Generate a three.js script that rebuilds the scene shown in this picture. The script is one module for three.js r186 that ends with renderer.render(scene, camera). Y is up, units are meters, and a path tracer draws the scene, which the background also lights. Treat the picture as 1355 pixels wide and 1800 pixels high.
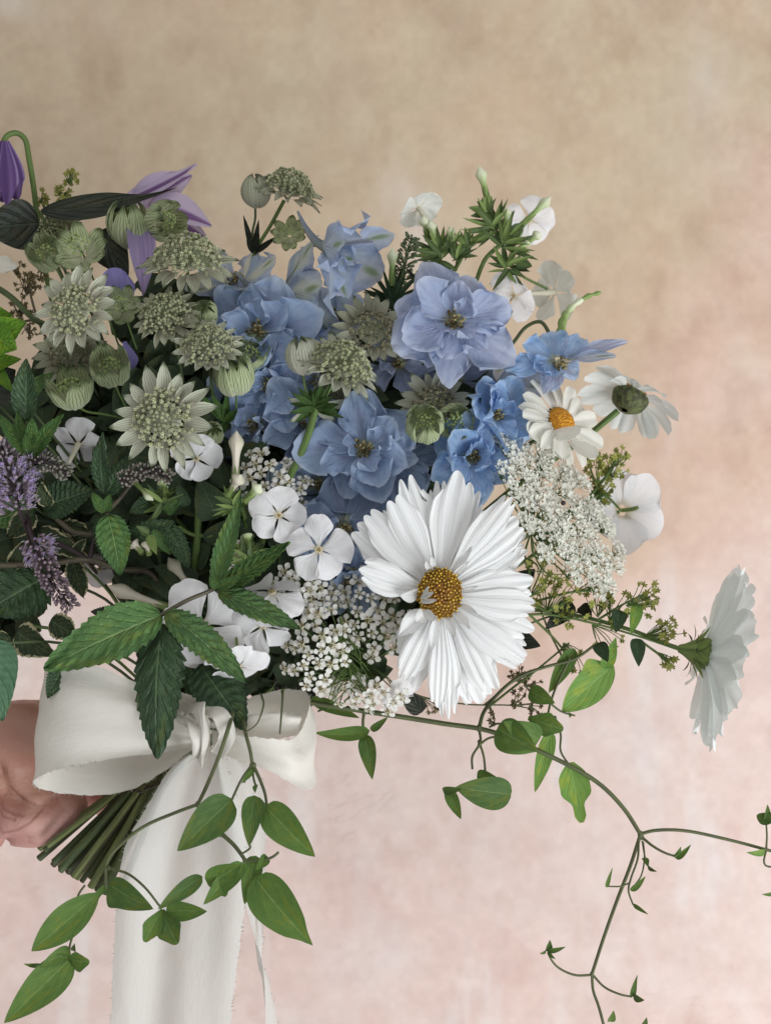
import * as THREE from 'three';
import { mergeGeometries } from 'three/addons/utils/BufferGeometryUtils.js';
import { MarchingCubes } from 'three/addons/objects/MarchingCubes.js';
import { RectAreaLightUniformsLib } from 'three/addons/lights/RectAreaLightUniformsLib.js';

// ---------------------------------------------------------------- camera, light, exposure
const V3 = THREE.Vector3, PI = Math.PI;
const S = 0.0003, D = 0.65;                       // metres per photo pixel at the bouquet, distance of the lens
const scene = new THREE.Scene();
const camera = new THREE.PerspectiveCamera(2 * Math.atan(900 * S / D) * 180 / PI, 770 / 1024, 0.02, 12);
camera.position.set(0, 0, D);
camera.lookAt(0, 0, 0);
camera.focus = D - 0.062;
camera.userData.fStop = 13;
scene.add(camera);
const renderer = new THREE.WebGLRenderer({ antialias: true });
renderer.setSize(770, 1024);
renderer.toneMapping = THREE.LinearToneMapping;
renderer.toneMappingExposure = 0.9;
renderer.shadowMap.enabled = true;
RectAreaLightUniformsLib.init();
scene.background = new THREE.Color(0.38, 0.385, 0.39);        // dim daylight of the place all round
function windowOrFillLight(x, y, z, w, h, color, intensity) {
  const l = new THREE.RectAreaLight(color, intensity, w, h);
  l.position.set(x, y, z); l.lookAt(0.05, -0.05, 0); l.name = 'window_or_fill_light'; scene.add(l); return l;
}
windowOrFillLight(1.1, -0.85, 1.05, 1.2, 1.1, new THREE.Color(0.94, 0.975, 1.0), 7.4);   // big soft window low on the right
windowOrFillLight(-0.35, 0.95, 1.6, 1.2, 0.9, new THREE.Color(1.0, 0.975, 0.94), 2.1);    // added weaker fill light from above, not a window

// ---------------------------------------------------------------- helpers
let seed = 20240611;
const R = () => { seed = (seed + 0x6D2B79F5) | 0; let t = Math.imul(seed ^ (seed >>> 15), 1 | seed); t = (t + Math.imul(t ^ (t >>> 7), 61 | t)) ^ t; return ((t ^ (t >>> 14)) >>> 0) / 4294967296; };
const rr = (a, b) => a + (b - a) * R();
const lerp = (a, b, t) => a + (b - a) * t, clamp = (x, a = 0, b = 1) => Math.min(b, Math.max(a, x));
const sst = (a, b, x) => { const t = clamp((x - a) / (b - a)); return t * t * (3 - 2 * t); };
const U = z => S * (D - z * 0.001) / D;                                            // metres per photo pixel at depth z (mm)
const P = (x, y, z = 0) => new V3((x - 677.5) * U(z), (900 - y) * U(z), z * 0.001);
const dome = (x, y) => { const q = 1 - ((x - 450) / 700) ** 2 - ((y - 820) / 560) ** 2; return 62 * Math.sqrt(Math.max(0, q)) - (q < 0 ? Math.min(30, -q * 30) : 0); };
const hash = (i, j, k) => { let h = Math.imul(i, 374761393) + Math.imul(j, 668265263) + Math.imul(k, 1274126177); h = Math.imul(h ^ (h >>> 13), 1274126177); return ((h ^ (h >>> 16)) >>> 0) / 4294967296; };
function vn(x, y, k = 0) {
  const i = Math.floor(x), j = Math.floor(y), a = x - i, b = y - j, u = a * a * (3 - 2 * a), v = b * b * (3 - 2 * b);
  return lerp(lerp(hash(i, j, k), hash(i + 1, j, k), u), lerp(hash(i, j + 1, k), hash(i + 1, j + 1, k), u), v);
}
const fbm = (x, y, k = 0, o = 4) => { let s = 0, a = 0.5, n = 0; for (let i = 0; i < o; i++) { s += a * vn(x, y, k + i * 7); n += a; a *= 0.5; x *= 2.03; y *= 2.03; } return s / n; };

function texture(w, h, fn, srgb = true) {          // fn(u, v) -> [r, g, b] in 0..255
  const d = new Uint8Array(w * h * 4);
  for (let j = 0; j < h; j++) for (let i = 0; i < w; i++) {
    const c = fn((i + 0.5) / w, (j + 0.5) / h), o = 4 * (j * w + i);
    for (let k = 0; k < 3; k++) d[o + k] = clamp(Math.round(c[k] ?? c[0]), 0, 255);
    d[o + 3] = 255;
  }
  const t = new THREE.DataTexture(d, w, h); t.magFilter = THREE.LinearFilter; t.minFilter = THREE.LinearFilter;
  t.wrapS = t.wrapT = THREE.RepeatWrapping; if (srgb) t.colorSpace = THREE.SRGBColorSpace; t.needsUpdate = true; return t;
}
const mix3 = (a, b, t) => [lerp(a[0], b[0], t), lerp(a[1], b[1], t), lerp(a[2], b[2], t)];
const mat = (o) => new THREE.MeshStandardMaterial({ side: THREE.DoubleSide, roughness: 0.7, ...o });
const thin = (o, t = 0.22) => new THREE.MeshPhysicalMaterial({ side: THREE.DoubleSide, roughness: 0.8, transmission: t, thickness: 0, specularIntensity: 0.4, ...o });
const rgb = (r, g, b) => new THREE.Color().setRGB(r / 255, g / 255, b / 255, THREE.SRGBColorSpace);

const used = {};
const numbered = n => { const k = used[n] = (used[n] ?? -1) + 1; return k ? n + '_' + String(k).padStart(3, '0') : n; };
function thing(name, label, category, pos, group) {
  const o = new THREE.Group(); o.name = numbered(name); o.userData = { label, category };
  if (group) o.userData.group = group;
  if (pos) o.position.copy(pos);
  scene.add(o); o.updateMatrixWorld(true); return o;
}
function part(parent, name, geo, m, stuff) {
  const o = new THREE.Mesh(geo, m); o.name = name; o.castShadow = o.receiveShadow = true;
  if (stuff) o.userData.kind = 'stuff';
  parent.add(o); return o;
}
function worldPart(parent, name, geo, m, stuff) {  // geometry given in world space, stored in the parent's own space
  parent.updateWorldMatrix(true, false);
  return part(parent, name, geo.applyMatrix4(parent.matrixWorld.clone().invert()), m, stuff);
}
const vec = a => a.isVector3 ? a : P(...a);
function faceTo(o, f, roll = 0) {
  const q = new THREE.Quaternion().setFromUnitVectors(new V3(0, 0, 1), new V3(...f).normalize());
  o.quaternion.copy(q).multiply(new THREE.Quaternion().setFromAxisAngle(new V3(0, 0, 1), roll)); o.updateMatrixWorld(true);
}
// a grid surface, fn(t 0..1 along, v -1..1 across) -> [x, y, z]
function sheet(nu, nv, fn) {
  const pos = [], uv = [], ix = [];
  for (let i = 0; i <= nu; i++) for (let j = 0; j <= nv; j++) {
    const t = i / nu, v = j / nv * 2 - 1; pos.push(...fn(t, v)); uv.push(j / nv, t);
    if (i < nu && j < nv) { const a = i * (nv + 1) + j, b = a + nv + 1; ix.push(a, a + 1, b, a + 1, b + 1, b); }
  }
  const g = new THREE.BufferGeometry();
  g.setAttribute('position', new THREE.Float32BufferAttribute(pos, 3)); g.setAttribute('uv', new THREE.Float32BufferAttribute(uv, 2));
  g.setIndex(ix); g.computeVertexNormals(); return g;
}
const obovate = t => (0.16 + 0.84 * Math.pow(Math.sin(Math.min(1, t / 0.7) * PI / 2), 1.3)) * (t > 0.7 ? 1 - 0.35 * ((t - 0.7) / 0.3) ** 2 : 1);
const lance = t => 0.04 + 0.96 * Math.pow(Math.sin(PI * Math.pow(clamp(t, 0, 1), 0.8)), 0.85) * (1 - 0.25 * t);
const ovate = t => Math.max(0.012, Math.pow(Math.sin(PI * Math.pow(clamp(t), 0.62)), 0.8));
const strap = t => 0.34 + 0.66 * sst(0, 0.6, t) - 0.22 * sst(0.8, 1, t);
// a petal or leaf: base at the origin, along +y, upper face +z
function petal(o) {
  const { L, W, nu = 10, nv = 6, prof = obovate, round = 0.2, rp = 2.4, bend = 0, cup = 0, ruf = 0, rfn = 6, pleat = 0, pn = 2, teeth = 0, tn = 3, notch = 0, skew = 0, serr = 0, sn = 14, puck = 0, pk = 9, fold = 0, twist = 0, lobe = 0 } = o;
  const ph = o.ph ?? R() * 6.28, ph2 = R() * 6.28, pa = rr(0.85, 1.2), sa = rr(0.7, 1.3);
  return sheet(nu, nv, (t, v) => {
    const av = Math.abs(v);
    const edge = 1 - round * Math.pow(av, rp) - notch * Math.exp(-v * v / 0.05) - teeth * (1 - Math.pow(Math.abs(Math.cos(v * PI * tn / 2 + ph)), 0.55));
    const s = t * L * lerp(1, edge, t * t);
    let w = W * prof(t);
    if (serr) { const f = (t * sn) % 1; w *= 1 + serr * sa * (f - 0.65) * (t < 0.97 ? 1 : 0.2) * (0.6 + 0.8 * vn(t * 9, v > 0 ? 3 : 8, 5)); }
    if (lobe) w *= 1 + (v * lobe > 0 ? 1 : 0) * Math.abs(lobe) * Math.exp(-(((t - 0.22) / 0.13) ** 2));
    const k = bend / L;
    let x = v * w + skew * t * t * L, y = Math.abs(bend) < 1e-4 ? s : Math.sin(k * s) / k, z = Math.abs(bend) < 1e-4 ? 0 : (1 - Math.cos(k * s)) / k;
    z += cup * v * v * w + fold * av * w;
    z += ruf * W * t * Math.pow(av, 1.4) * Math.sin(v * rfn * 0.6 + t * rfn + ph) + 0.4 * ruf * W * t * t * Math.sin(t * 5 + v * 3.5 + ph2);
    if (ruf) z += 0.10 * ruf * W * t * t * t * av * Math.sin(v * 21 + t * 16 + ph2);
    z += pleat * W * (0.25 + 0.75 * t) * Math.cos(v * PI * pn + ph);
    if (puck) z += puck * W * (Math.cos(2 * PI * (t * pk * pa - av * 1.5)) + 1.4 * (vn(t * 14, v * 4 + ph, 6) - 0.5)) * sst(0, 0.25, av) * (1 - 0.4 * av);
    if (twist) { const a = twist * t, c = Math.cos(a), q = Math.sin(a); const x2 = x * c - z * q * 0; z += v * w * q; x = v * w * c + skew * t * t * L; }
    return [x, y, z];
  });
}
// petal or leaf between two places, face turned to hint
function blade(parent, name, m, A, B, Wpx, o = {}) {
  const a = vec(A), b = vec(B), L0 = a.distanceTo(b), bend = o.bend ?? 0;
  const L = Math.abs(bend) > 1e-3 ? L0 * (bend / 2) / Math.sin(bend / 2) : L0;
  const g = petal({ ...o, L, W: Wpx * S * (D - (a.z + b.z) / 2) / D });
  g.applyMatrix4(new THREE.Matrix4().makeRotationX(-bend / 2));
  const y = b.clone().sub(a).normalize(), h = new V3(...(o.hint ?? [0, 0, 1]));
  let z = h.sub(y.clone().multiplyScalar(h.dot(y))).normalize(); const x = y.clone().cross(z).normalize();
  const mtx = new THREE.Matrix4().makeBasis(x, y, z).setPosition(a);
  g.applyMatrix4(mtx);
  return o.geoOnly ? g : worldPart(parent, name, g, m);
}
// tube along world points with a radius at both ends (frames carried along without twist)
function tube(pts, r0, r1 = r0, seg, sides = 7, rf) {
  const v = pts.map(vec), c = new THREE.CatmullRomCurve3(v, false, 'centripetal'), n = v.length === 2 ? Math.min(seg ?? 4, 4) : seg && v.length < 4 ? seg : (v.length - 1) * 6;
  const pos = [], uv = [], ix = []; let nr = null, len = 0, last = null; const tv = new V3();
  for (let i = 0; i <= n; i++) {
    const t = i / n, p = c.getPoint(t), tg = c.getPoint(Math.min(1, t + 0.5 / n)).sub(c.getPoint(Math.max(0, t - 0.5 / n))).normalize(), r = rf ? rf(t) : lerp(r0, r1, t);
    if (!nr) { nr = new V3(0.31, 0.2, 0.93); if (Math.abs(nr.dot(tg)) > 0.95) nr.set(1, 0, 0); }
    nr.addScaledVector(tg, -nr.dot(tg)).normalize(); const bn = tg.clone().cross(nr);
    if (last) len += last.distanceTo(p); last = p;
    for (let j = 0; j <= sides; j++) { const a = j / sides * 2 * PI, ca = Math.cos(a) * r, sa = Math.sin(a) * r; pos.push(p.x + nr.x * ca + bn.x * sa, p.y + nr.y * ca + bn.y * sa, p.z + nr.z * ca + bn.z * sa); uv.push(j / sides, len * 40); }
    if (i < n) for (let j = 0; j < sides; j++) { const a = i * (sides + 1) + j, b = a + sides + 1; ix.push(a, a + 1, b, a + 1, b + 1, b); }
  }
  for (const [row, p] of [[0, v[0]], [n, v[v.length - 1]]]) { const k = pos.length / 3; pos.push(p.x, p.y, p.z); uv.push(0.5, 0); for (let j = 0; j < sides; j++) ix.push(row * (sides + 1) + j, row * (sides + 1) + j + 1, k); }
  const g = new THREE.BufferGeometry(); g.setAttribute('position', new THREE.Float32BufferAttribute(pos, 3)); g.setAttribute('uv', new THREE.Float32BufferAttribute(uv, 2)); g.setIndex(ix); g.computeVertexNormals(); return g;
}
const paint = (g, c) => { const n = g.attributes.position.count, a = new Float32Array(n * 3); const f = typeof c === 'function' ? c : () => c; for (let i = 0; i < n; i++) { const q = f(g.attributes.position, i); a[3 * i] = q[0]; a[3 * i + 1] = q[1]; a[3 * i + 2] = q[2]; } g.setAttribute('color', new THREE.BufferAttribute(a, 3)); return g; };
const bare = g => { if (g.index) g = g.toNonIndexed(); return g; };
const merge = list => mergeGeometries(list.map(bare));
const M4 = (p, q, s) => new THREE.Matrix4().compose(p, q ?? new THREE.Quaternion(), s ?? new V3(1, 1, 1));
const upTo = d => new THREE.Quaternion().setFromUnitVectors(new V3(0, 1, 0), d.clone().normalize());
// places a petal (along +y) on a flower head in the xy plane
function radial(o, ang, tilt, r, z = 0, roll = 0) {
  const ax = (x, y, w, a) => new THREE.Quaternion().setFromAxisAngle(new V3(x, y, w), a);
  o.quaternion.copy(ax(0, 0, 1, ang - PI / 2).multiply(ax(1, 0, 0, tilt)).multiply(ax(0, 1, 0, roll)));
  o.position.set(Math.cos(ang) * r, Math.sin(ang) * r, z); return o;
}

// ---------------------------------------------------------------- materials
const streakTex = (c, c2, n, k) => texture(128, 128, (u, v) => mix3(c, c2, sst(0.35, 0.9, fbm(u * n, v * 2.2, k, 3)) * 0.8));
const leafTex = (base, vein, dark, N, sl, k, edge, vs = 1) => texture(256, 256, (u, v) => {
  const q = u * 2 - 1, a = Math.abs(q), ph = v * N - a * sl, f = Math.abs(ph - Math.floor(ph) - 0.5) * 2;
  let c = mix3(base, dark, clamp(fbm(u * 6, v * 6, k) * 1.5 - 0.35) * 0.7 + 0.3 * sst(0.5, 1, f) * 0.7 * vs);
  c = mix3(c, vein, Math.max((1 - sst(0.0, 0.055, a)) * 0.85, (1 - sst(0.0, 0.16, f)) * 0.42 * vs * (1 - a * 0.5)));
  const net = fbm(u * 26, v * 26, k + 3, 2); c = mix3(c, dark, sst(0.55, 0.8, net) * 0.35);
  const age = fbm(u * 3 + k, v * 3.4, k + 9, 3); c = mix3(c, [c[0] * 1.28 + 10, c[1] * 1.06 + 4, c[2] * 0.8], sst(0.52, 0.72, age) * 0.55);
  if (edge) c = mix3(c, edge, sst(0.80, 0.9, a + 0.10 * (fbm(u * 9, v * 14, k + 5, 3) - 0.5) * 4));
  return c;
});
const leafBump = (N, sl, k) => texture(256, 256, (u, v) => {
  const a = Math.abs(u * 2 - 1), ph = v * N - a * sl, f = Math.abs(ph - Math.floor(ph) - 0.5) * 2;
  return [255 * clamp(0.15 + 0.6 * sst(0, 0.5, f) * sst(0, 0.09, a) + 0.35 * (fbm(u * 22, v * 22, k, 3) - 0.3))];
}, false);
const DB0 = texture(128, 128, (u, v) => [255 * clamp(0.5 + 1.1 * (fbm((u - 0.5) / (0.35 + v) * 12, v * 4, 45, 4) - 0.5))], false);
const MB = leafBump(9, 3.2, 1), VB = leafBump(4, 2.4, 2);
const M = {
  mint: mat({ map: leafTex([94, 132, 70], [152, 174, 112], [58, 94, 50], 9, 3.2, 11), bumpMap: MB, bumpScale: 0.0008, roughness: 0.55 }),
  mintB: mat({ map: leafTex([88, 122, 66], [140, 162, 106], [52, 84, 48], 7, 2.5, 111), bumpMap: leafBump(7, 2.5, 3), bumpScale: 0.0012, roughness: 0.6 }),
  mintDark: mat({ map: leafTex([64, 92, 56], [108, 132, 92], [36, 58, 38], 9, 3.2, 12), bumpMap: MB, bumpScale: 0.0008, roughness: 0.5 }),
  mintYoung: mat({ map: leafTex([88, 122, 52], [132, 158, 84], [44, 82, 40], 8, 3, 13), bumpMap: MB, bumpScale: 0.001, roughness: 0.6 }),
  lime: thin({ map: leafTex([112, 158, 48], [150, 184, 90], [80, 128, 34], 5, 3, 14), bumpMap: VB, bumpScale: 0.0006 }, 0.3),
  varieg: mat({ map: leafTex([58, 74, 42], [110, 120, 74], [34, 50, 30], 6, 3, 15, [186, 178, 140]), bumpMap: VB, bumpScale: 0.0006 }),
  grey: mat({ map: leafTex([98, 138, 104], [130, 165, 128], [78, 116, 88], 6, 3, 16), bumpMap: VB, bumpScale: 0.0006, roughness: 0.65 }),
  dark: mat({ map: leafTex([42, 50, 34], [66, 74, 52], [22, 28, 20], 5, 2.6, 17), bumpMap: VB, bumpScale: 0.0006, roughness: 0.5 }),
  vine: thin({ map: leafTex([98, 126, 60], [130, 150, 92], [72, 104, 48], 4, 2.4, 18, null, 0.35), bumpMap: VB, bumpScale: 0.00012, roughness: 0.6 }, 0.18),
  vineDeep: thin({ map: leafTex([84, 110, 54], [116, 136, 84], [60, 88, 44], 4, 2.4, 118, null, 0.35), bumpMap: VB, bumpScale: 0.00012, roughness: 0.6 }, 0.15),
  vinePale: thin({ map: leafTex([126, 166, 84], [148, 182, 108], [106, 150, 70], 4, 2.4, 19, null, 0.35), bumpMap: VB, bumpScale: 0.0003, roughness: 0.6 }, 0.32),
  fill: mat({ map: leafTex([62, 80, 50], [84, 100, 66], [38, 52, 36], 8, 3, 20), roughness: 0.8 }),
  stem: mat({ map: streakTex([96, 120, 62], [70, 92, 44], 5, 21), roughness: 0.65 }),
  stemDark: mat({ map: streakTex([80, 94, 56], [52, 62, 40], 5, 22), roughness: 0.6 }),
  stemOlive: mat({ map: streakTex([112, 120, 72], [76, 88, 50], 5, 123), roughness: 0.65 }),
  stemBrown: mat({ map: streakTex([98, 92, 72], [62, 54, 48], 5, 23), roughness: 0.65 }),
  stemVine: mat({ map: streakTex([98, 108, 68], [74, 72, 54], 4, 24), roughness: 0.6 }),
  stemPurple: mat({ map: streakTex([58, 44, 48], [36, 28, 32], 4, 25), roughness: 0.6 }),
  white: thin({ map: streakTex([246, 246, 245], [232, 234, 235], 18, 26), bumpMap: texture(128, 64, (u, v) => [128 + 120 * (fbm(u * 30, v * 1.2, 27, 3) - 0.5)], false), bumpScale: 0.0008 }, 0.2),
  whiteBack: thin({ map: streakTex([240, 244, 242], [230, 238, 236], 12, 28) }, 0.3),
  cream: thin({ map: streakTex([236, 234, 226], [222, 220, 204], 12, 29) }, 0.2),
  phlox: thin({ map: texture(128, 128, (u, v) => mix3([226, 218, 200], mix3([246, 245, 245], [240, 238, 240], clamp(0.6 * fbm(u * 9, v * 3, 30) + 0.9 * sst(0.5, 0.8, vn((u - 0.5) / (0.3 + v) * 16, v * 3, 130)))), sst(0.02, 0.22, v))), bumpMap: DB0, bumpScale: 0.0003 }, 0.25),
  phloxTube: mat({ map: streakTex([214, 206, 190], [188, 186, 156], 6, 31) }),
  phloxPale: thin({ map: streakTex([238, 241, 236], [224, 229, 220], 6, 32) }, 0.28),
  budGreen: mat({ map: texture(64, 64, (u, v) => mix3([136, 160, 92], [222, 226, 196], sst(0.35, 0.9, v + 0.2 * (fbm(u * 6, v * 4, 33) - 0.5)))) }),
  calyx: mat({ map: streakTex([124, 144, 78], [70, 92, 46], 7, 34) }),
  calyxDark: mat({ map: streakTex([84, 104, 56], [50, 66, 38], 7, 134) }),
  gold: mat({ vertexColors: true, roughness: 0.75 }),
  floret: mat({ vertexColors: true, roughness: 0.8 }),
  orange: mat({ map: texture(160, 160, (u, v) => mix3([222, 156, 30], [176, 110, 16], sst(0.4, 0.7, fbm(u * 46, v * 46, 35, 3)))), bumpMap: texture(160, 160, (u, v) => [255 * fbm(u * 50, v * 50, 36, 3)], false), bumpScale: 0.0012 }),
  lace: thin({ color: rgb(240, 240, 230) }, 0.3),
  yarrow: thin({ map: streakTex([234, 232, 226], [216, 212, 202], 6, 37) }, 0.15),
  yarrowEye: mat({ map: texture(32, 32, (u, v) => mix3([206, 196, 150], [150, 136, 92], R())), bumpMap: null }),
  galium: mat({ color: rgb(150, 152, 72) }), galiumDark: mat({ color: rgb(104, 92, 56) }), galiumGreen: mat({ color: rgb(136, 146, 78) }),
  clematis: thin({ map: texture(128, 128, (u, v) => { const a = Math.abs(u * 2 - 1); let c = mix3([188, 172, 200], [204, 192, 212], fbm(u * 8, v * 3, 38)); c = mix3(c, [92, 54, 108], (1 - sst(0.12, 0.42, a)) * 0.85 * (1 - 0.2 * v) * (0.7 + 0.5 * vn(u * 30, v * 2, 39))); return c; }) }, 0.25),
  clematisDeep: thin({ map: texture(128, 128, (u, v) => { const a = Math.abs(u * 2 - 1); let c = mix3([112, 82, 138], [84, 58, 110], fbm(u * 16, v * 2, 40)); return mix3(c, [176, 160, 200], sst(0.7, 0.95, a) * 0.7 + 0.25 * (1 - sst(0, 0.2, Math.abs(u - 0.35)))); }) }, 0.2),
  mauve: thin({ map: streakTex([166, 150, 188], [140, 122, 166], 9, 141) }, 0.25),
  lilac: thin({ map: streakTex([150, 144, 204], [132, 124, 186], 8, 41) }, 0.25),
  mintBud: mat({ vertexColors: true, roughness: 0.8 }),
  lilacTiny: mat({ color: rgb(172, 152, 194) }), lilacThread: mat({ color: rgb(206, 194, 216) }),
};
const astTex = (a, b, vein, tip, k) => thin({
  map: texture(128, 128, (u, v) => {
    const q = u * 2 - 1, a0 = Math.abs(q), lines = Math.abs(Math.sin((u + 0.012 * Math.sin(v * 40 + u * 9)) * PI * 6));
    let c = mix3(a, b, sst(0.1, 0.75, v) * 0.8 + 0.3 * (fbm(u * 7, v * 7, k) - 0.5));
    c = mix3(c, vein, (1 - sst(0.06, 0.4, lines)) * (0.3 + 0.7 * sst(0.2, 0.75, v)));
    c = mix3(c, tip, sst(0.8, 0.97, v + 0.1 * (fbm(u * 9, v * 3, k + 2) - 0.5)) * 0.75);
    return c;
  }), roughness: 0.85
}, 0.25);
M.astOpen = astTex([192, 188, 172], [212, 216, 196], [92, 104, 70], [74, 88, 60], 42);
M.astGrey = astTex([172, 168, 150], [190, 194, 168], [92, 94, 72], [74, 78, 60], 43);
M.astBud = astTex([208, 212, 184], [180, 192, 146], [70, 88, 42], [64, 78, 46], 44);
const DB = DB0;
const delTex = (a, b, edge, k, blotch, pale) => thin({
  map: texture(192, 192, (u, v) => {
    const q = u * 2 - 1, a0 = Math.abs(q);
    let c = mix3(a, b, sst(0.35, 0.7, fbm(u * 4 + k, v * 3, k)));
    c = mix3(c, [172, 158, 194], 0.26 * (1 - sst(0.05, 0.4, Math.abs(q - 0.12))) * sst(0.1, 0.3, v) * (1 - sst(0.55, 0.85, v)));
    c = mix3(c, mix3(a, [70, 80, 130], 0.4), 0.22 * sst(0.55, 0.75, vn((u - 0.5) / (0.3 + v) * 22, v * 2.5, k + 1)));
    c = mix3(c, edge, 0.6 * sst(0.82, 0.97, Math.max(a0, v)));
    c = mix3(c, [206, 218, 232], 0.2); if (pale) c = mix3(c, [216, 222, 212], pale * (1 - sst(0.25, 0.75, a0 * 0.8 + Math.abs(v - 0.5) * 0.7)));
    c = mix3(c, [206, 212, 190], 1 - sst(0.02, 0.2, v));
    if (blotch) c = mix3(c, [112, 138, 88], 0.75 * blotch * (1 - sst(0.06, 0.42, Math.hypot(q * 2.0, (v - 0.76) * 1.7))));
    return c;
  }), bumpMap: DB, bumpScale: 0.001
}, 0.4);
M.delLilac = delTex([166, 182, 216], [178, 188, 218], [208, 214, 232], 46);
M.delBlue = delTex([152, 180, 220], [168, 190, 224], [202, 214, 234], 47);
M.delBright = delTex([138, 182, 232], [158, 194, 236], [198, 216, 242], 48);
M.delSlate = delTex([146, 170, 204], [156, 176, 210], [190, 204, 226], 49);
M.delBack = delTex([160, 178, 212], [170, 184, 214], [190, 200, 224], 50, 0.9, 0.4);
M.delPale = delTex([160, 178, 206], [172, 186, 210], [188, 198, 216], 51, 0.9, 0.95);
// ---------------------------------------------------------------- wall
{
  const marks = [];
  for (let i = 0; i < 130; i++) marks.push([R(), R(), rr(0.003, 0.014), rr(0.02, 0.075), rr(-0.5, 0.5) + (R() < 0.3 ? 0.9 : 0), rr(-1, 1.4)]);
  const N = 2048, size = 1.5;
  const wallTex = texture(N, N, (u, v) => {
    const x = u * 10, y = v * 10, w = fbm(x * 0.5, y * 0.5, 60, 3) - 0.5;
    let k = sst(0.40, 0.66, v + 0.16 * (fbm(x * 0.7, y * 0.6, 61, 4) - 0.5) * 2 - (u - 0.5) * 0.3);        // plaster pink below, sandy above; light falloff partly painted in
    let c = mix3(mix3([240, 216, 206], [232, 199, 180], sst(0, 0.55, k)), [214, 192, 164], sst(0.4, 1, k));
    const b1 = fbm(x * 1.3 + w * 2, y * 1.3, 62, 5); c = mix3(c, mix3([232, 196, 186], [216, 178, 154], k), clamp((b1 - 0.45) * 3) * 0.3);
    const b2 = fbm(x * 4.6 + 11 + w * 3, y * 4.2 + w, 73, 6); c = mix3(c, mix3([214, 180, 170], [188, 160, 136], k), clamp((b2 - 0.5) * 4.4) * 0.2);
    const pale = fbm(x * 3.4 + 7 + w * 2, y * 2.2 + w * 3, 63, 6); c = mix3(c, mix3([240, 228, 226], [222, 206, 180], k), clamp((pale - 0.5) * 3.4) * 0.36);
    const grey = fbm(x * 1.5 + 20, y * 1.8, 64, 4); c = mix3(c, mix3([222, 208, 200], [196, 184, 158], k), clamp((grey - 0.5) * 3) * 0.25);
    const run = fbm(x * 9, y * 1.3, 74, 3) * fbm(x * 1.6 + 5, y * 1.6, 75, 3); c = mix3(c, [244, 238, 236], clamp((run - 0.32) * 6) * 0.42 * (1 - k));
    const rust = fbm(x * 5 + 40, y * 3.4, 76, 4); c = mix3(c, mix3([206, 160, 146], [164, 128, 102], k), clamp((rust - 0.62) * 5) * 0.2);
    const fine = fbm(x * 26, y * 26, 65, 4) - 0.5, br = fbm(x * 4, y * 13, 67, 4) - 0.5, mid = fbm(x * 9 + w * 5, y * 8, 77, 5) - 0.5;
    const sc = Math.abs(fbm((x + y * 0.4) * 1.1 + 9, (y - x * 0.4) * 6, 78, 4) - 0.5); c = mix3(c, [196, 164, 148], (1 - sst(0.0, 0.012, sc)) * 0.22 * sst(0.5, 0.7, fbm(x * 1.2, y * 1.2, 79)));
    for (let i = 0; i < 3; i++) c[i] += fine * 13 + br * 6 + mid * (i === 0 ? 9 : 14);
    for (const [mu, mv, a, b, ang, s] of marks) {
      const dx = u - mu, dy = v - mv; if (dx * dx + dy * dy > 0.03) continue;
      const p = dx * Math.cos(ang) + dy * Math.sin(ang), q = -dx * Math.sin(ang) + dy * Math.cos(ang);
      const f = Math.exp(-(p * p) / (a * a) - (q * q) / (b * b)) * clamp(fbm(x * 5, y * 2, 68, 3) * 2 - 0.6);
      c = s > 0 ? mix3(c, [238, 228, 222], f * 0.7 * s) : mix3(c, [184, 148, 132], -f * 0.38 * s);
    }
    return c;
  });
  const bump = texture(768, 768, (u, v) => [255 * clamp(0.5 + 0.8 * (fbm(u * 22, v * 22, 71, 5) - 0.5) )], false);
  wallTex.wrapS = wallTex.wrapT = bump.wrapS = bump.wrapT = THREE.MirroredRepeatWrapping;
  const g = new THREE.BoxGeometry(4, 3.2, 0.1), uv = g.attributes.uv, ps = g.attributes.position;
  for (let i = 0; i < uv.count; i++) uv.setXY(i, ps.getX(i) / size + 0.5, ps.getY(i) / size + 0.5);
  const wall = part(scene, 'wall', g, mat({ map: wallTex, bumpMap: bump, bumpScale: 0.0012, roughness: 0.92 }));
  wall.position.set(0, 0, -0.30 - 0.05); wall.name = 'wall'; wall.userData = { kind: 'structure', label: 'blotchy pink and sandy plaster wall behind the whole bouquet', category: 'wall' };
}

// ---------------------------------------------------------------- shared flower pieces (in photo pixels or unit radius, scaled by the head)
const K = [352, 1296, 8];                           // where all stems are bound
function hiddenStem(o, x, y, z, f, r = 3.2, m = M.stemDark, out = 40) {
  const a = P(x, y, z), u = U(z), fn = new V3(...f).normalize(), b = a.clone().addScaledVector(fn, -out * u), k = P(...K);
  const c = P(lerp(x, 400, 0.45), lerp(y, 1080, 0.5), Math.min(z - 40, lerp(z, -20, 0.7)));
  b.z = Math.min(b.z, a.z - 0.006);
  worldPart(o, 'stem', tube([a.clone().addScaledVector(fn, -2 * u), b, c, k.clone().add(new V3(rr(-0.006, 0.006), rr(-0.006, 0.006), rr(-0.006, 0.004)))], r * u * 0.85, r * u, 22, 6), m);
}
function head(name, label, category, x, y, z, f, roll, scalePx, group) {
  const o = thing(name, label, category, P(x, y, z), group); faceTo(o, f, roll); o.scale.setScalar(scalePx * U(z)); o.updateMatrixWorld(true); return o;
}
const around = (x, y, k = 0.65) => [(x - 450) / 700 * k * 1.6, -(y - 820) / 560 * k * 1.4, 0.85];

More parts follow.
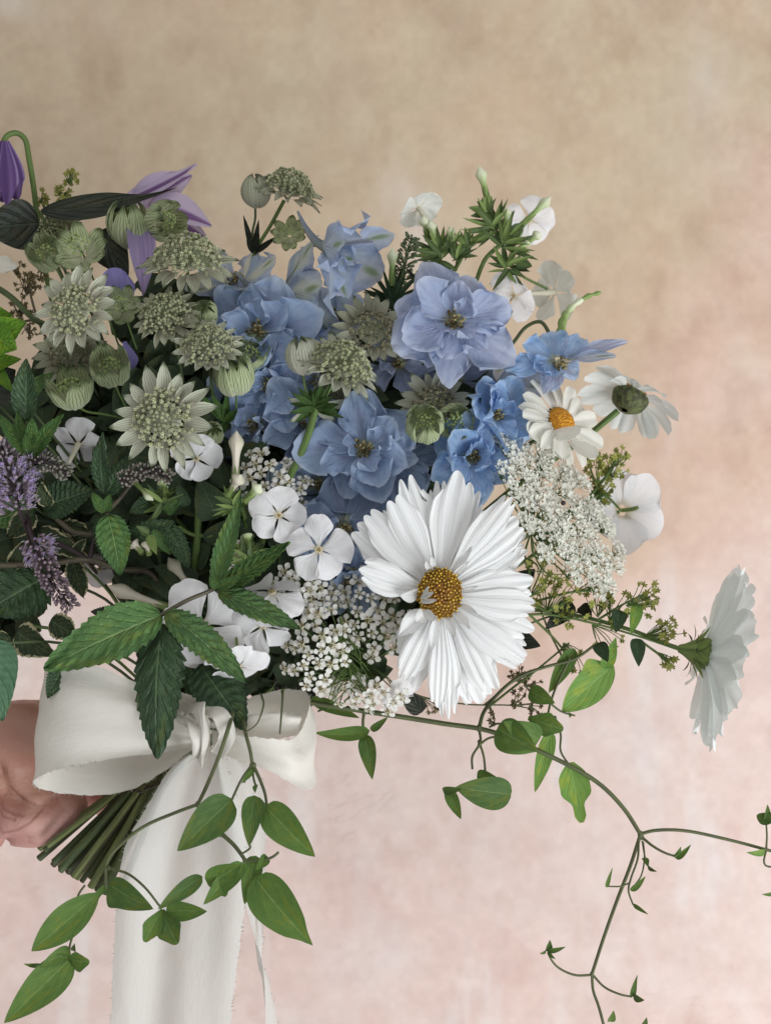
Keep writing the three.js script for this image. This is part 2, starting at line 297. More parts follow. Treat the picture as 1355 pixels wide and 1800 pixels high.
// ---- delphinium blossoms
const delBig = [0, 1, 2, 3, 4, 5, 6].map(() => petal({ L: 1, W: rr(0.34, 0.45), nu: 16, nv: 14, prof: t => 0.2 + 0.8 * Math.pow(Math.sin(Math.min(1, t / 0.68) * PI / 2), 1.2), round: rr(0.34, 0.52), rp: rr(1.6, 2.2), bend: rr(-0.8, 0.15), cup: rr(-0.05, 0.35), ruf: rr(0.28, 0.55), rfn: rr(5, 9), teeth: 0.035, tn: rr(3, 6), skew: rr(-0.12, 0.12) }));
const delSmall = [0, 1, 2].map(() => petal({ L: 0.62, W: 0.27, nu: 12, nv: 10, round: 0.3, bend: rr(0.1, 0.7), cup: rr(0.2, 0.5), ruf: 0.42, rfn: 9, teeth: 0.06, tn: 4 }));
const delStamens = (() => {
  const l = [];
  for (let i = 0; i < 34; i++) {
    const a = R() * 6.28, q = Math.sqrt(R()) * 0.15, p = new V3(Math.cos(a) * q, Math.sin(a) * q, rr(0.1, 0.22));
    const t = tubeLocal([[p.x * 0.4, p.y * 0.4, 0], [p.x, p.y, p.z * 0.7], [p.x * 1.2, p.y * 1.2, p.z]], 0.012);
    l.push(paint(t, [0.52, 0.5, 0.33]));
    const s = new THREE.IcosahedronGeometry(0.03, 0); s.scale(1, 0.75, 1.35); s.translate(p.x * 1.2, p.y * 1.2, p.z); const d = R(); l.push(paint(s, d < 0.6 ? [0.12, 0.085, 0.03] : [0.4, 0.33, 0.15]));
  }
  return merge(l);
})();
function tubeLocal(pts, r0, r1 = r0, seg = 4, sides = 5) { return tube(pts.map(p => new V3(...p)), r0, r1, seg, sides); }
const delSpur = tubeLocal([[0, 0, 0], [0.02, 0.06, -0.25], [0.08, 0.22, -0.5], [0.1, 0.45, -0.66]], 0.1, 0.02, 12, 7);
function delphinium(label, x, y, z, f, roll, Rpx, m, o = {}) {
  const h = head('delphinium_blossom', label, 'delphinium', x, y, z, f, roll, Rpx, 'blue delphinium blossoms in the bouquet');
  const n = o.n ?? 5, tilt = o.tilt ?? 0.12, a0 = R() * 6;
  for (let i = 0; i < n; i++) radial(part(h, 'petal', delBig[(i + Math.floor(a0 * 3)) % 7], m), a0 + i / n * 2 * PI + rr(-0.12, 0.12), tilt + rr(-0.2, 0.22), 0.07, -0.03 - (i % 2) * 0.05, rr(-0.45, 0.45)).scale.setScalar(rr(0.8, 1.18));
  if (!o.single) {
    for (let i = 0; i < n - 1; i++) { const p = radial(part(h, 'petal', delBig[(i * 2 + Math.floor(a0 * 5)) % 7], m), a0 + (i + 0.5) / (n - 1) * 2 * PI + rr(-0.3, 0.3), tilt + 0.22 + rr(-0.15, 0.25), 0.06, 0.03, rr(-0.3, 0.3)); const s2 = rr(0.62, 0.95); p.scale.set(s2, s2 * rr(0.9, 1.05), s2); }
  }
  for (let i = 0; i < (o.inner ?? 3); i++) radial(part(h, 'petal', delSmall[i % 3], m), a0 + i * 1.7 + rr(-0.2, 0.2), tilt + 0.55 + rr(-0.1, 0.25), 0.09, 0.07, rr(-0.4, 0.4)).scale.setScalar(rr(0.75, 1.0));
  part(h, 'stamens', delStamens, M.floret, true);
  if (o.spur !== false) part(h, 'spur', delSpur, M.delPale);
  if (o.stem) worldPart(h, 'stem', tube(o.stem, 3.6 * U(z), 3.2 * U(z)), M.stem); else hiddenStem(h, x, y, z, f, 3.4);
  return h;
}

// ---- astrantia
const pinHead = (() => { const l = [], s0 = new THREE.OctahedronGeometry(0.62, 0); l.push(paint(new THREE.IcosahedronGeometry(0.75, 0).scale(1, 1, 1.3), [0.22, 0.24, 0.14])); for (let i = 0; i < 5; i++) { const a = i / 5 * 6.28; l.push(paint(s0.clone().scale(0.75, 0.75, 0.9).translate(Math.cos(a) * 0.68, Math.sin(a) * 0.68, 0.5), [0.38, 0.37, 0.27])); } l.push(paint(s0.clone().scale(0.5, 0.5, 0.6).translate(0, 0, 1.0), [0.66, 0.64, 0.52])); return merge(l); })();
function pinDome(n, rad, hgt, hs, tint) {
  const l = [];
  for (let i = 0; i < n; i++) {
    const q = Math.sqrt((i + 0.5) / n), a = i * 2.39996 + rr(-0.25, 0.25), k = rad * (q + rr(-0.04, 0.04));
    const p = new V3(Math.cos(a) * k, Math.sin(a) * k, hgt * (1 - 0.85 * q * q) + rr(-0.05, 0.05));
    const st = tubeLocal([[p.x * 0.15, p.y * 0.15, 0], [p.x * 0.7, p.y * 0.7, p.z * 0.6], [p.x, p.y, p.z]], 0.008, 0.007, 2, 4); l.push(paint(st, [0.36, 0.4, 0.24]));
    const g = pinHead.clone().scale(hs, hs, hs), s = rr(0.8, 1.2) * (q < 0.35 ? 0.75 : 1), c = g.attributes.color, d = rr(0.7, 1.25);
    for (let j = 0; j < c.count; j++) c.setXYZ(j, c.getX(j) * d * tint[0], c.getY(j) * d * tint[1], c.getZ(j) * d * tint[2]);
    g.applyMatrix4(M4(p, new THREE.Quaternion().setFromUnitVectors(new V3(0, 0, 1), new V3(p.x * 1.1, p.y * 1.1, Math.max(0.25, p.z) + 0.15).normalize()), new V3(s, s, s))); l.push(g);
  }
  return merge(l);
}
const pins = [pinDome(135, 0.56, 0.30, 0.040, [1.25, 1.3, 1.12]), pinDome(210, 0.76, 0.62, 0.046, [1.05, 1.1, 0.92]), pinDome(90, 0.54, 0.45, 0.048, [0.8, 0.76, 0.66])];
const bracts = [0, 1, 2, 3, 4, 5, 6].map(() => petal({ L: 0.66, W: rr(0.135, 0.165), nu: 10, nv: 6, prof: t => 0.3 * (1 - t) + 0.96 * Math.pow(Math.sin(PI * Math.pow(clamp(t), 0.86)), 0.95) * (1 - 0.15 * t) * (1 - 0.3 * (1 - t)) + 0.02, round: 0, bend: rr(-0.35, 0.15), cup: rr(0.3, 0.9), ruf: 0.1, twist: rr(-0.25, 0.25) }));
function astrantia(label, x, y, z, f, roll, Rpx, o = {}) {
  const h = head('masterwort_flower', label, 'masterwort', x, y, z, f, roll, Rpx, 'open masterwort flowers');
  const n = o.n ?? 19, m = o.m ?? M.astOpen;
  for (let i = 0; i < n; i++) {
    const b = radial(part(h, 'bract', bracts[Math.floor(R() * 7)], m), i / n * 2 * PI + rr(-0.08, 0.08), (o.tilt ?? 0.12) + rr(-0.12, 0.12), o.pin === 1 ? 0.46 : 0.38, -0.02 - (i % 3) * 0.025, rr(-0.3, 0.3)); b.scale.set(rr(0.8, 1.15), rr(0.8, 1.1), 1);
  }
  part(h, 'florets', pins[o.pin ?? 0], M.floret, true);
  part(h, 'receptacle', new THREE.SphereGeometry(0.34, 16, 8).scale(1, 1, 0.28), m);
  if (o.stem) worldPart(h, 'stem', tube(o.stem, (o.sr ?? 3.4) * U(z)), M.stem); else hiddenStem(h, x, y, z, f, 3.2);
  return h;
}
// closed cup of overlapping bracts; r = half width in pixels, f = where the mouth points
function astBud(label, x, y, z, f, rpx, o = {}) {
  const h = head('masterwort_bud', label, 'flower bud', x, y, z, f, R() * 6, rpx, 'cupped masterwort buds');
  const n = o.n ?? 9, open = o.open ?? 0.35;
  for (let i = 0; i < n; i++) {
    const a0 = i / n * 2 * PI, out = 1 + (i % 2) * 0.06 + rr(-0.02, 0.03), dw = 2.1 * PI / n * rr(0.9, 1.1), end = PI * (0.93 - open * 0.5) + rr(-0.1, 0.1), sk = rr(-0.3, 0.3), cr = rr(0.03, 0.07), ph = R() * 6;
    const g = sheet(12, 8, (t, v) => {
      const th = 0.12 + end * t, w = dw * 0.72 * Math.pow(Math.sin(PI * (0.12 + 0.86 * t)), 0.7), a = a0 + v * w + sk * t;
      const rad = out + cr * (1 - v * v) + 0.03 * Math.sin(v * 6 + ph) + (t > 0.7 ? (t - 0.7) * (0.15 + open) : 0);
      return [Math.sin(th) * Math.cos(a) * rad, Math.sin(th) * Math.sin(a) * rad, -Math.cos(th) * 1.05 * rad + 0.05];
    });
    part(h, 'bract', g, o.m ?? M.astBud);
  }
  part(h, 'florets', pinDome(24, 0.55, 0.35, 0.09, [1.0, 1.25, 0.7]), M.floret, true).position.z = 0.05;
  if (o.stem) worldPart(h, 'stem', tube(o.stem, (o.sr ?? 2.2) * U(z)), o.stemM ?? M.stem); else hiddenStem(h, x, y, z, f, 2, M.stem, rpx + 12);
  return h;
}

// ---- phlox
const phPetals = [0, 1, 2, 3, 4].map(() => petal({ L: 0.96, W: rr(0.44, 0.52), nu: 12, nv: 10, prof: t => 0.1 + 0.9 * Math.pow(Math.sin(Math.min(1, t / 0.72) * PI / 2), 1.8), round: rr(0.26, 0.36), rp: 2.2, bend: rr(-0.65, -0.1), cup: rr(-0.2, 0.25), ruf: rr(0.1, 0.26), notch: rr(0, 0.06), skew: rr(-0.08, 0.08) }));
const phTube = merge([new THREE.CylinderGeometry(0.1, 0.065, 1.1, 10, 1, true).rotateX(PI / 2).translate(0, 0, -0.53)]);
const phEye = (() => { const l = [paint(new THREE.TorusGeometry(0.085, 0.028, 6, 14), [0.62, 0.53, 0.36]), paint(new THREE.CircleGeometry(0.08, 10).translate(0, 0, -0.02), [0.16, 0.12, 0.06])]; for (let i = 0; i < 3; i++) l.push(paint(new THREE.IcosahedronGeometry(0.03, 0).translate(0.04 * Math.cos(i * 2.1), 0.04 * Math.sin(i * 2.1), 0.02), [0.6, 0.46, 0.2])); return merge(l); })();
function phlox(label, x, y, z, f, roll, Rpx, o = {}) {
  const h = head('phlox_blossom', label, 'phlox', x, y, z, f, roll, Rpx, 'white phlox blossoms');
  const skip = o.skip ?? [];
  for (let i = 0; i < 5; i++) if (!skip.includes(i)) { const p = radial(part(h, 'petal', phPetals[(i + (o.v ?? 0)) % 5], o.m ?? M.phlox), i / 5 * 2 * PI + rr(-0.1, 0.1), (o.tilt ?? 0.08) + rr(-0.14, 0.2), 0.05, (i % 2) * 0.02, rr(-0.25, 0.25)); p.scale.set(rr(0.92, 1.12), rr(0.92, 1.06), 1); }
  part(h, 'throat', phEye, M.floret); part(h, 'tube', phTube, o.tubeM ?? M.phloxTube);
  if (o.stem) worldPart(h, 'stem', tube(o.stem, 2.4 * U(z)), M.stem); else hiddenStem(h, x, y, z, f, 2.2, M.stem, Rpx * 1.05);
  return h;
}
// long bud: base -> tip, slim tube with a swollen furled end, and its pointed green calyx
function budPiece(h, A, B, w, m, calyx = true) {
  const b = vec(B), a = vec(A), d = b.clone().sub(a), L = d.length(), u = U(A[2] ?? 0);
  const prof = []; for (let i = 0; i <= 18; i++) { const t = i / 18; prof.push(new THREE.Vector2(Math.max(0.0001, w * u * (0.42 + 0.12 * t + 0.46 * Math.exp(-(((t - 0.76) / 0.17) ** 2))) * (t > 0.78 ? Math.pow(Math.max(0, 1 - ((t - 0.78) / 0.22) ** 1.7), 0.8) : 1)), t * L)); }
  const g = new THREE.LatheGeometry(prof, 12), p = g.attributes.position;
  for (let i = 0; i < p.count; i++) { const yy = p.getY(i) / L, an = Math.atan2(p.getZ(i), p.getX(i)) * 2 + yy * 9, k = 1 + 0.14 * Math.sin(an) * sst(0.5, 0.75, yy); p.setX(i, p.getX(i) * k); p.setZ(i, p.getZ(i) * k); }
  g.computeVertexNormals(); g.applyMatrix4(M4(a, upTo(d))); const bud = worldPart(h, 'bud', g, m);
  if (calyx) {
    const l = []; const s = Math.min(L * 0.55, 34 * u);
    for (let i = 0; i < 5; i++) l.push(petal({ L: s, W: w * 0.5 * u, nu: 6, nv: 3, prof: t => 0.9 * (1 - t) ** 0.8 + 0.02, round: 0, cup: -0.2 }).applyMatrix4(new THREE.Matrix4().makeRotationY(i / 5 * 6.28).multiply(new THREE.Matrix4().makeTranslation(0, -3 * u, w * 0.58 * u))).applyMatrix4(new THREE.Matrix4().makeScale(1, 1, 1)));
    const c = mergeGeometries(l); c.applyMatrix4(M4(a, upTo(d))); worldPart(h, 'calyx', c, M.calyx);
  }
  return bud;
}

// ---- yarrow
const yaPetal = [0, 1, 2, 3, 4].map(() => { const l = []; for (let i = 0; i < 5; i++) { const g = petal({ L: 0.66, W: rr(0.27, 0.33), nu: 6, nv: 6, prof: t => 0.3 + 0.7 * Math.pow(Math.sin(Math.min(1, t / 0.6) * PI / 2), 1.2), round: 0.5, rp: 2.1, notch: rr(0, 0.08), bend: rr(-0.7, 0.3), cup: rr(-0.2, 0.3), ruf: 0.2 }), o = radial(new THREE.Object3D(), i / 5 * 6.28 + rr(-0.2, 0.2), rr(-0.05, 0.3), 0.28); o.updateMatrix(); l.push(g.applyMatrix4(o.matrix)); } return merge(l); });
const yaEye = (() => { const l = []; for (let i = 0; i < 16; i++) { const q = Math.sqrt((i + 0.5) / 16) * 0.36, a = i * 2.4; l.push(paint(new THREE.IcosahedronGeometry(0.085, 0).translate(Math.cos(a) * q, Math.sin(a) * q, 0.1 + 0.1 * R()), R() < 0.3 ? [0.25, 0.2, 0.1] : [0.62, 0.58, 0.42])); } return merge(l); })();
function yarrow(label, x, y, z, rx, ry, rot, count, f, o = {}) {
  const h = thing('yarrow_head', label, 'yarrow', P(x, y, z), 'white yarrow heads'), u = U(z), base = P(o.bx ?? x, o.by ?? y + 60, z - 55);
  const stalks = [];
  for (let i = 0; i < count; i++) {
    const q = Math.sqrt((i + 0.5) / count), a = i * 2.39996 + rr(-0.2, 0.2), ex = Math.cos(a) * q * rx, ey = Math.sin(a) * q * ry;
    const px = x + ex * Math.cos(rot) - ey * Math.sin(rot), py = y + ex * Math.sin(rot) + ey * Math.cos(rot), pz = z + 14 * (1 - q * q) - 6 + rr(-3, 3);
    const m = o.m ?? M.yarrow, fl = new THREE.Object3D(); fl.position.copy(P(px, py, pz));
    faceTo(fl, [f[0] + ex / rx * 0.45 + rr(-0.25, 0.25), f[1] - ey / ry * 0.45 + rr(-0.25, 0.25), f[2]], R() * 6);
    const s = (o.fr ?? 16.5) * U(pz) * rr(0.66, 1.18), e = part(h, 'floret', yaPetal[i % 5], m);
    e.quaternion.copy(fl.quaternion); e.scale.setScalar(s); e.position.copy(fl.position.sub(h.position));
    part(e, 'floret_centre', yaEye, M.floret);
    stalks.push(tube([P(px, py, pz), P(lerp(px, base.x / u + 677, 0), py, pz - 6), base], 1.1 * u, 1.4 * u, 6, 4));
  }
  worldPart(h, 'stalks', merge(stalks), M.stem, true); worldPart(h, 'stem', tube([base, P(lerp(x, 380, 0.5), lerp(y, 1200, 0.5), -10), P(...K)], 3 * u, 3 * u), M.stemDark);
  return h;
}

// ---- mint flower spike from A to B (base to tip) with half widths in pixels
function mintSpike(label, pts, w0, w1, n, o = {}) {
  const A = vec(pts[0]), c = new THREE.CatmullRomCurve3(pts.map(vec)), u = U(pts[0][2]);
  const h = thing('mint_flower_spike', label, 'mint flower', A, 'mint flower spikes');
  const buds = [], lil = [], thr = [], cone = new THREE.ConeGeometry(0.5, 1, 6, 1, false).rotateX(PI).translate(0, 0.5, 0), tip = new THREE.IcosahedronGeometry(0.42, 0), star = petal({ L: 1.5, W: 0.55, nu: 3, nv: 2, round: 0.3, bend: -0.8 });
  const dk = o.dark ?? [0.035, 0.022, 0.028], pl = o.pale ?? [0.3, 0.25, 0.24];
  for (let i = 0; i < n; i++) {
    const t = (i + R()) / n, p = c.getPoint(t), tan = c.getTangent(t), a = i * 2.4 + rr(-0.3, 0.3), w = (w0 * (1 - t) + w1 * t) * u * (1 - 0.3 * sst(0.85, 1, t));
    const e1 = new V3(0, 0, 1).cross(tan).normalize(), e2 = tan.clone().cross(e1).normalize(), rad = e1.clone().multiplyScalar(Math.cos(a)).addScaledVector(e2, Math.sin(a));
    const d = rad.clone().addScaledVector(tan, 0.5).normalize(), q = upTo(d), s = (o.bs ?? 5) * u * rr(0.8, 1.2), root = p.clone().addScaledVector(rad, w * rr(0.2, 0.6));
    buds.push(paint(cone.clone(), (ps, k) => ps.getY(k) > 0.9 ? pl : dk).applyMatrix4(M4(root, q, new V3(s, s * 2, s))));
    const dd = rr(0.7, 1.3); buds.push(paint(tip.clone(), pl.map(v => v * dd)).applyMatrix4(M4(root.clone().addScaledVector(d, s * 2), q, new V3(s, s, s))));
    if (o.lilac && t < o.lilac && t > (o.lilac0 ?? 0) && R() < 0.75) {
      const e = root.clone().addScaledVector(d, s * 2);
      for (let k = 0; k < 4; k++) lil.push(star.clone().applyMatrix4(M4(e, q.clone().multiply(new THREE.Quaternion().setFromEuler(new THREE.Euler(rr(0.2, 0.9), k * 1.57, 0, 'YXZ'))), new V3(s, s, s))));
      for (let k = 0; k < 4; k++) { const dir = d.clone().add(new V3(rr(-0.5, 0.5), rr(-0.5, 0.5), rr(-0.5, 0.5))).normalize(); thr.push(tube([e, e.clone().addScaledVector(dir, 7 * u), e.clone().addScaledVector(dir, rr(10, 19) * u)], 0.5 * u, 0.45 * u, 3, 3)); }
    }
  }
  worldPart(h, 'buds', merge(buds), M.mintBud, true);
  if (lil.length) { worldPart(h, 'florets', mergeGeometries(lil), M.lilacTiny, true); worldPart(h, 'stamens', merge(thr), M.lilacThread, true); }
  worldPart(h, 'stem', tube([...(o.stem ?? []), ...pts], 4.5 * u, 2.5 * u), o.stemM ?? M.stemPurple);
  return h;
}

// ---- sprays of tiny star flowers: list of [x, y, z, spread, count]
const starGeo = [0, 1, 2].map(() => { const l = []; for (let i = 0; i < 6; i++) { const g = petal({ L: 1, W: 0.3, nu: 3, nv: 2, prof: lance, round: 0, bend: rr(-0.3, 0.4) }), o = radial(new THREE.Object3D(), i / 6 * 6.28 + rr(-0.2, 0.2), rr(0, 0.5), 0.08); o.updateMatrix(); l.push(g.applyMatrix4(o.matrix)); } l.push(new THREE.IcosahedronGeometry(0.28, 0)); return merge(l); });
function starSpray(label, stems, clusters, m, sm, o = {}) {
  const h = thing('lime_flower_spray', label, 'filler flower', P(...stems[0][0]), 'sprays of tiny lime flowers');
  for (const s of stems) worldPart(h, 'stem', tube(s, (o.sr ?? 2.4) * U(s[0][2]), (o.sr ?? 2.4) * 0.7 * U(s[0][2])), sm);
  const tw = [];
  for (const [x, y, z, sp, n, fx, fy] of clusters) for (let i = 0; i < n; i++) {
    const a = R() * 6.28, q = Math.sqrt(R()) * sp, px = x + Math.cos(a) * q, py = y + Math.sin(a) * q, pz = z + rr(-6, 6), e = part(h, 'flower', starGeo[i % 3], m);
    e.position.copy(P(px, py, pz)).sub(h.position); e.scale.setScalar((o.fs ?? 7.5) * U(pz) * rr(0.7, 1.2)); faceTo(e, [rr(-0.8, 0.8), rr(-0.6, 0.9), 0.6]);
    tw.push(tube([P(fx ?? x, fy ?? y + sp * 0.8, z), P(lerp(fx ?? x, px, 0.6) + rr(-4, 4), lerp(fy ?? y, py, 0.5), lerp(z, pz, 0.5)), P(px, py, pz)], 0.9 * U(z), 0.7 * U(z), 5, 4));
  }
  worldPart(h, 'twigs', merge(tw), sm, true);
  return h;
}
// ---------------------------------------------------------------- the big cosmos in front
{
  const C = [773, 1043, 80];
  const h = thing('cosmos_flower', 'large white cosmos with pleated petals and golden centre facing the camera', 'cosmos', P(...C));
  // tip x, tip y, half width, depth of the tip, layer
  const tips = [
    [613, 938, 32, 74, 0], [640, 905, 30, 78, 1], [672, 893, 24, 72, 2], [690, 872, 30, 84, 3], [728, 832, 31, 78, 1], [760, 845, 26, 70, 0], [795, 826, 36, 80, 2],
    [842, 862, 24, 74, 0], [893, 868, 25, 92, 4], [905, 905, 34, 86, 2], [925, 940, 32, 78, 1], [930, 975, 26, 72, 0], [936, 1010, 30, 76, 2], [934, 1048, 28, 72, 1],
    [938, 1082, 30, 78, 3], [935, 1118, 30, 74, 1], [928, 1150, 28, 70, 0], [908, 1176, 26, 78, 2], [884, 1206, 32, 74, 1], [838, 1240, 36, 58, 0], [794, 1264, 24, 66, 1],
    [742, 1218, 18, 68, 0], [776, 1244, 20, 74, 2], [862, 1224, 26, 54, 0], [920, 1166, 26, 60, 0], [815, 1240, 26, 58, 0], [712, 1196, 26, 74, 2], [700, 1150, 30, 66, 0], [628, 1012, 30, 88, 4]];
  tips.forEach(([x, y, w, z, l], i) => {
    const a = Math.atan2(y - C[1], x - C[0]), dn = y > 1170 && x < 860 || x < 720 && y > 1100;
    blade(h, 'petal', M.white, [C[0] + Math.cos(a) * 30, C[1] + Math.sin(a) * 34, 76 + l * 0.9], [x, y, z], w, { prof: strap, round: 0.16, rp: 3, teeth: 0.08 + 0.22 * R() * R(), tn: 1.6 + (i % 3) * 0.7, pleat: rr(0.045, 0.09), pn: rr(2.4, 4.2), nu: 20, nv: 28, bend: dn ? -0.55 : rr(-0.45, 0.1), cup: rr(-0.1, 0.12), ruf: rr(0.05, 0.16), rfn: rr(3, 6), skew: rr(-0.1, 0.1), hint: [rr(-0.18, 0.18), rr(-0.15, 0.15), 1] });
  });
  // short inner petals round the eye
  [[830, 960, 10, 94, 0.2], [748, 985, 8, 98, 0.3], [757, 975, 6, 96, 0.4], [825, 985, 7, 92, 0], [838, 1078, 7, 92, 0], [826, 1106, 11, 92, 0.2], [702, 1046, 17, 88, 0.4], [700, 1118, 20, 84, 0.3], [757, 1145, 12, 84, 0.1], [728, 1095, 14, 90, 0.5], [800, 1120, 10, 88, 0.2], [840, 1030, 8, 88, 0]].forEach(([x, y, w, z, b]) => {
    const a = Math.atan2(y - C[1], x - C[0]);
    blade(h, 'petal', M.white, [C[0] + Math.cos(a) * 38, C[1] + Math.sin(a) * 42, 82], [x, y, z], w, { prof: lance, round: 0, pleat: 0.14, pn: 1.5, nu: 12, nv: 10, bend: b, cup: 0.5, twist: rr(-0.5, 0.5), hint: [rr(-0.5, 0.5), rr(-0.5, 0.5), 1] });
  });
  const l = [], u = U(86), cup = new THREE.CylinderGeometry(0.95, 0.45, 1.5, 6, 1, true), pit = new THREE.CircleGeometry(0.85, 6).rotateX(-PI / 2).translate(0, 0.55, 0), knob = new THREE.IcosahedronGeometry(0.42, 0).translate(0, 0.95, 0);
  for (let i = 0; i < 175; i++) {
    const q = Math.sqrt((i + 0.5) / 175), a = i * 2.39996, p = P(C[0] + Math.cos(a) * q * 39, C[1] + Math.sin(a) * q * 45, 84 + 5 * (1 - q * q)), nrm = new V3(Math.cos(a) * q * 0.9, -Math.sin(a) * q * 0.9, 0.9), t = M4(p, upTo(nrm.clone().add(new V3(rr(-0.2, 0.2), rr(-0.2, 0.2), 0))), new V3(1, 1, 1).multiplyScalar(u * rr(2.7, 3.8)));
    const b = rr(0.75, 1.15), o = q < 0.4 ? 0.85 : 1;
    l.push(paint(cup.clone(), [0.74 * b, 0.47 * b * o, 0.04]).applyMatrix4(t), paint(pit.clone(), [0.2, 0.09, 0.012]).applyMatrix4(t)); if (R() < 0.7) l.push(paint(knob.clone(), [0.95 * b, 0.7 * b * o, 0.1]).applyMatrix4(t));
  }
  worldPart(h, 'disc_florets', merge(l), M.gold, true);
  worldPart(h, 'disc', new THREE.SphereGeometry(41 * u, 20, 10).scale(0.95, 1.08, 0.16).translate(...P(C[0], C[1], 83).toArray()), mat({ color: rgb(120, 78, 20) }));
  [[738, 1052, 762, 1040, 6], [738, 1058, 768, 1054, 5], [742, 1048, 752, 1030, 5], [745, 1072, 764, 1092, 9], [752, 1080, 770, 1088, 5]].forEach(([x, y, x2, y2, w]) => blade(h, 'petal', M.white, [x, y, 87], [x2, y2, 96], w, { prof: lance, round: 0, bend: 1.0, cup: 0.8, nu: 8, hint: [-0.3, 0.4, 1] }));
  worldPart(h, 'calyx', new THREE.SphereGeometry(36 * u, 14, 8).scale(1, 1, 0.35).translate(...P(C[0], C[1], 73).toArray()), M.calyx);
  worldPart(h, 'stem', tube([[C[0], C[1], 72], [740, 1070, 52], [600, 1150, 20], [450, 1240, 10], K], 4 * U(50)), M.stemDark);
}
// ---------------------------------------------------------------- cosmos on the right, seen from the side
{
  const C = [1224, 1146, 15], f = new V3(0.93, -0.18, 0.03);
  const h = thing('cosmos_flower', 'white cosmos at the right edge, turned away and showing its green calyx', 'cosmos', P(...C)); faceTo(h, f.toArray()); h.scale.setScalar(U(15)); h.updateMatrixWorld(true);
  const gs = [0, 1, 2, 3].map(i => petal({ L: 150, W: 42, prof: strap, round: 0.1, rp: 3, teeth: 0.12, tn: 1.6 + i * 0.6, pleat: 0.1, pn: 2.2, nu: 16, nv: 18, bend: -0.25 + 0.2 * R(), cup: -0.12, ruf: 0.05 }));
  for (let i = 0; i < 15; i++) { const p = radial(part(h, 'petal', gs[i % 4], M.whiteBack), i / 15 * 2 * PI + rr(-0.07, 0.07), 0.28 + rr(-0.1, 0.16), 18, 16 + (i % 2) * 5, rr(-0.12, 0.12)); p.scale.set(rr(0.92, 1.1), rr(0.94, 1.1), 1); }
  part(h, 'calyx', new THREE.LatheGeometry([[0.1, -34], [7, -32], [11, -22], [20, -8], [27, 8], [28, 18], [4, 22]].map(a => new THREE.Vector2(...a)), 18).rotateX(PI / 2), M.calyx);
  for (let i = 0; i < 8; i++) { const a = i / 8 * 6.28; radial(part(h, 'sepal', petal({ L: 44, W: 10, prof: lance, round: 0, bend: -0.3, cup: 0.3 }), M.calyx), a, 0.75, 14, -12); radial(part(h, 'sepal', petal({ L: 30, W: 4, prof: lance, round: 0, bend: -0.9 }), M.stemDark), a + 0.4, 0.3, 19, -8); }
  worldPart(h, 'stem', tube([[1216, 1147, 17], [1165, 1130, 12], [1110, 1108, 8], [1000, 1080, -5], [900, 1075, -20], [600, 1180, -15], K], 4 * U(10), 3.4 * U(10), 40), M.stem);
}
// ---------------------------------------------------------------- ox-eye daisies
function daisy(label, x, y, z, f, Rpx, tilt, bend, o = {}) {
  const h = head('daisy_flower', label, 'daisy', x, y, z, f, 0.3, Rpx, 'ox-eye daisies');
  const gs = [0, 1, 2].map(() => petal({ L: 0.74, W: 0.155, prof: t => 0.35 + 0.65 * sst(0, 0.55, t), round: 0.22, teeth: 0.05, tn: 3, pleat: 0.12, pn: 1.5, nu: 10, nv: 8, bend: bend + rr(-0.2, 0.2), cup: 0.15 }));
  const n = o.n ?? 17;
  for (let i = 0; i < n; i++) radial(part(h, 'petal', gs[i % 3], o.m ?? M.cream), i / n * 6.283 + rr(-0.1, 0.1), tilt + rr(-0.18, 0.18), 0.28, (i % 2) * 0.03, rr(-0.25, 0.25)).scale.set(rr(0.9, 1.25), rr(0.85, 1.08), 1);
  part(h, 'disc', new THREE.SphereGeometry(0.31, 20, 12).scale(1, 1, 0.5).translate(0, 0, 0.03), M.orange);
  const cx = part(h, 'calyx', new THREE.LatheGeometry([[0.06, -0.3], [0.15, -0.28], [0.3, -0.16], [0.345, 0.0], [0.28, 0.03]].map(a => new THREE.Vector2(...a)), 16).rotateX(PI / 2), o.cm ?? mat({ map: texture(64, 32, (u, v) => mix3([98, 108, 62], [62, 60, 40], sst(0.35, 0.7, fbm(u * 46, v * 12, 81, 2)))) }));
  if (o.extra) for (const e of o.extra) blade(h, 'petal', o.m ?? M.cream, e[0], e[1], e[2], { prof: t => 0.4 + 0.6 * sst(0, 0.5, t), round: 0.25, bend: e[3] ?? 0.5, cup: 0.2, nu: 10, nv: 8, hint: e[4] ?? [0.3, 0.3, 1] });
  if (o.stem) worldPart(h, 'stem', tube(o.stem, 6 * U(z), 5 * U(z)), M.stem); else hiddenStem(h, x, y, z, f, 4);
  return h;
}
daisy('white daisy with orange centre between the blue delphinium and the lacy umbel', 985, 742, 42, [0.50, 0.42, 0.72], 90, 0.1, -0.35, { extra: [[[958, 762, 46], [1020, 758, 62], 15, 0.7], [[965, 764, 44], [925, 752, 58], 17, 0.5], [[985, 765, 46], [990, 808, 56], 14, 0.4], [[1000, 775, 46], [1050, 802, 54], 15, 0.3]] });
daisy('white daisy turned away, green underside showing, highest on the right', 1108, 698, -22, [0.42, 0.76, -0.36], 98, 0.05, -0.75, { m: M.whiteBack, n: 16, stem: [[1086, 722, -18], [1062, 742, -20], [1030, 768, -24], [900, 860, -30], [600, 1120, -20], K] });

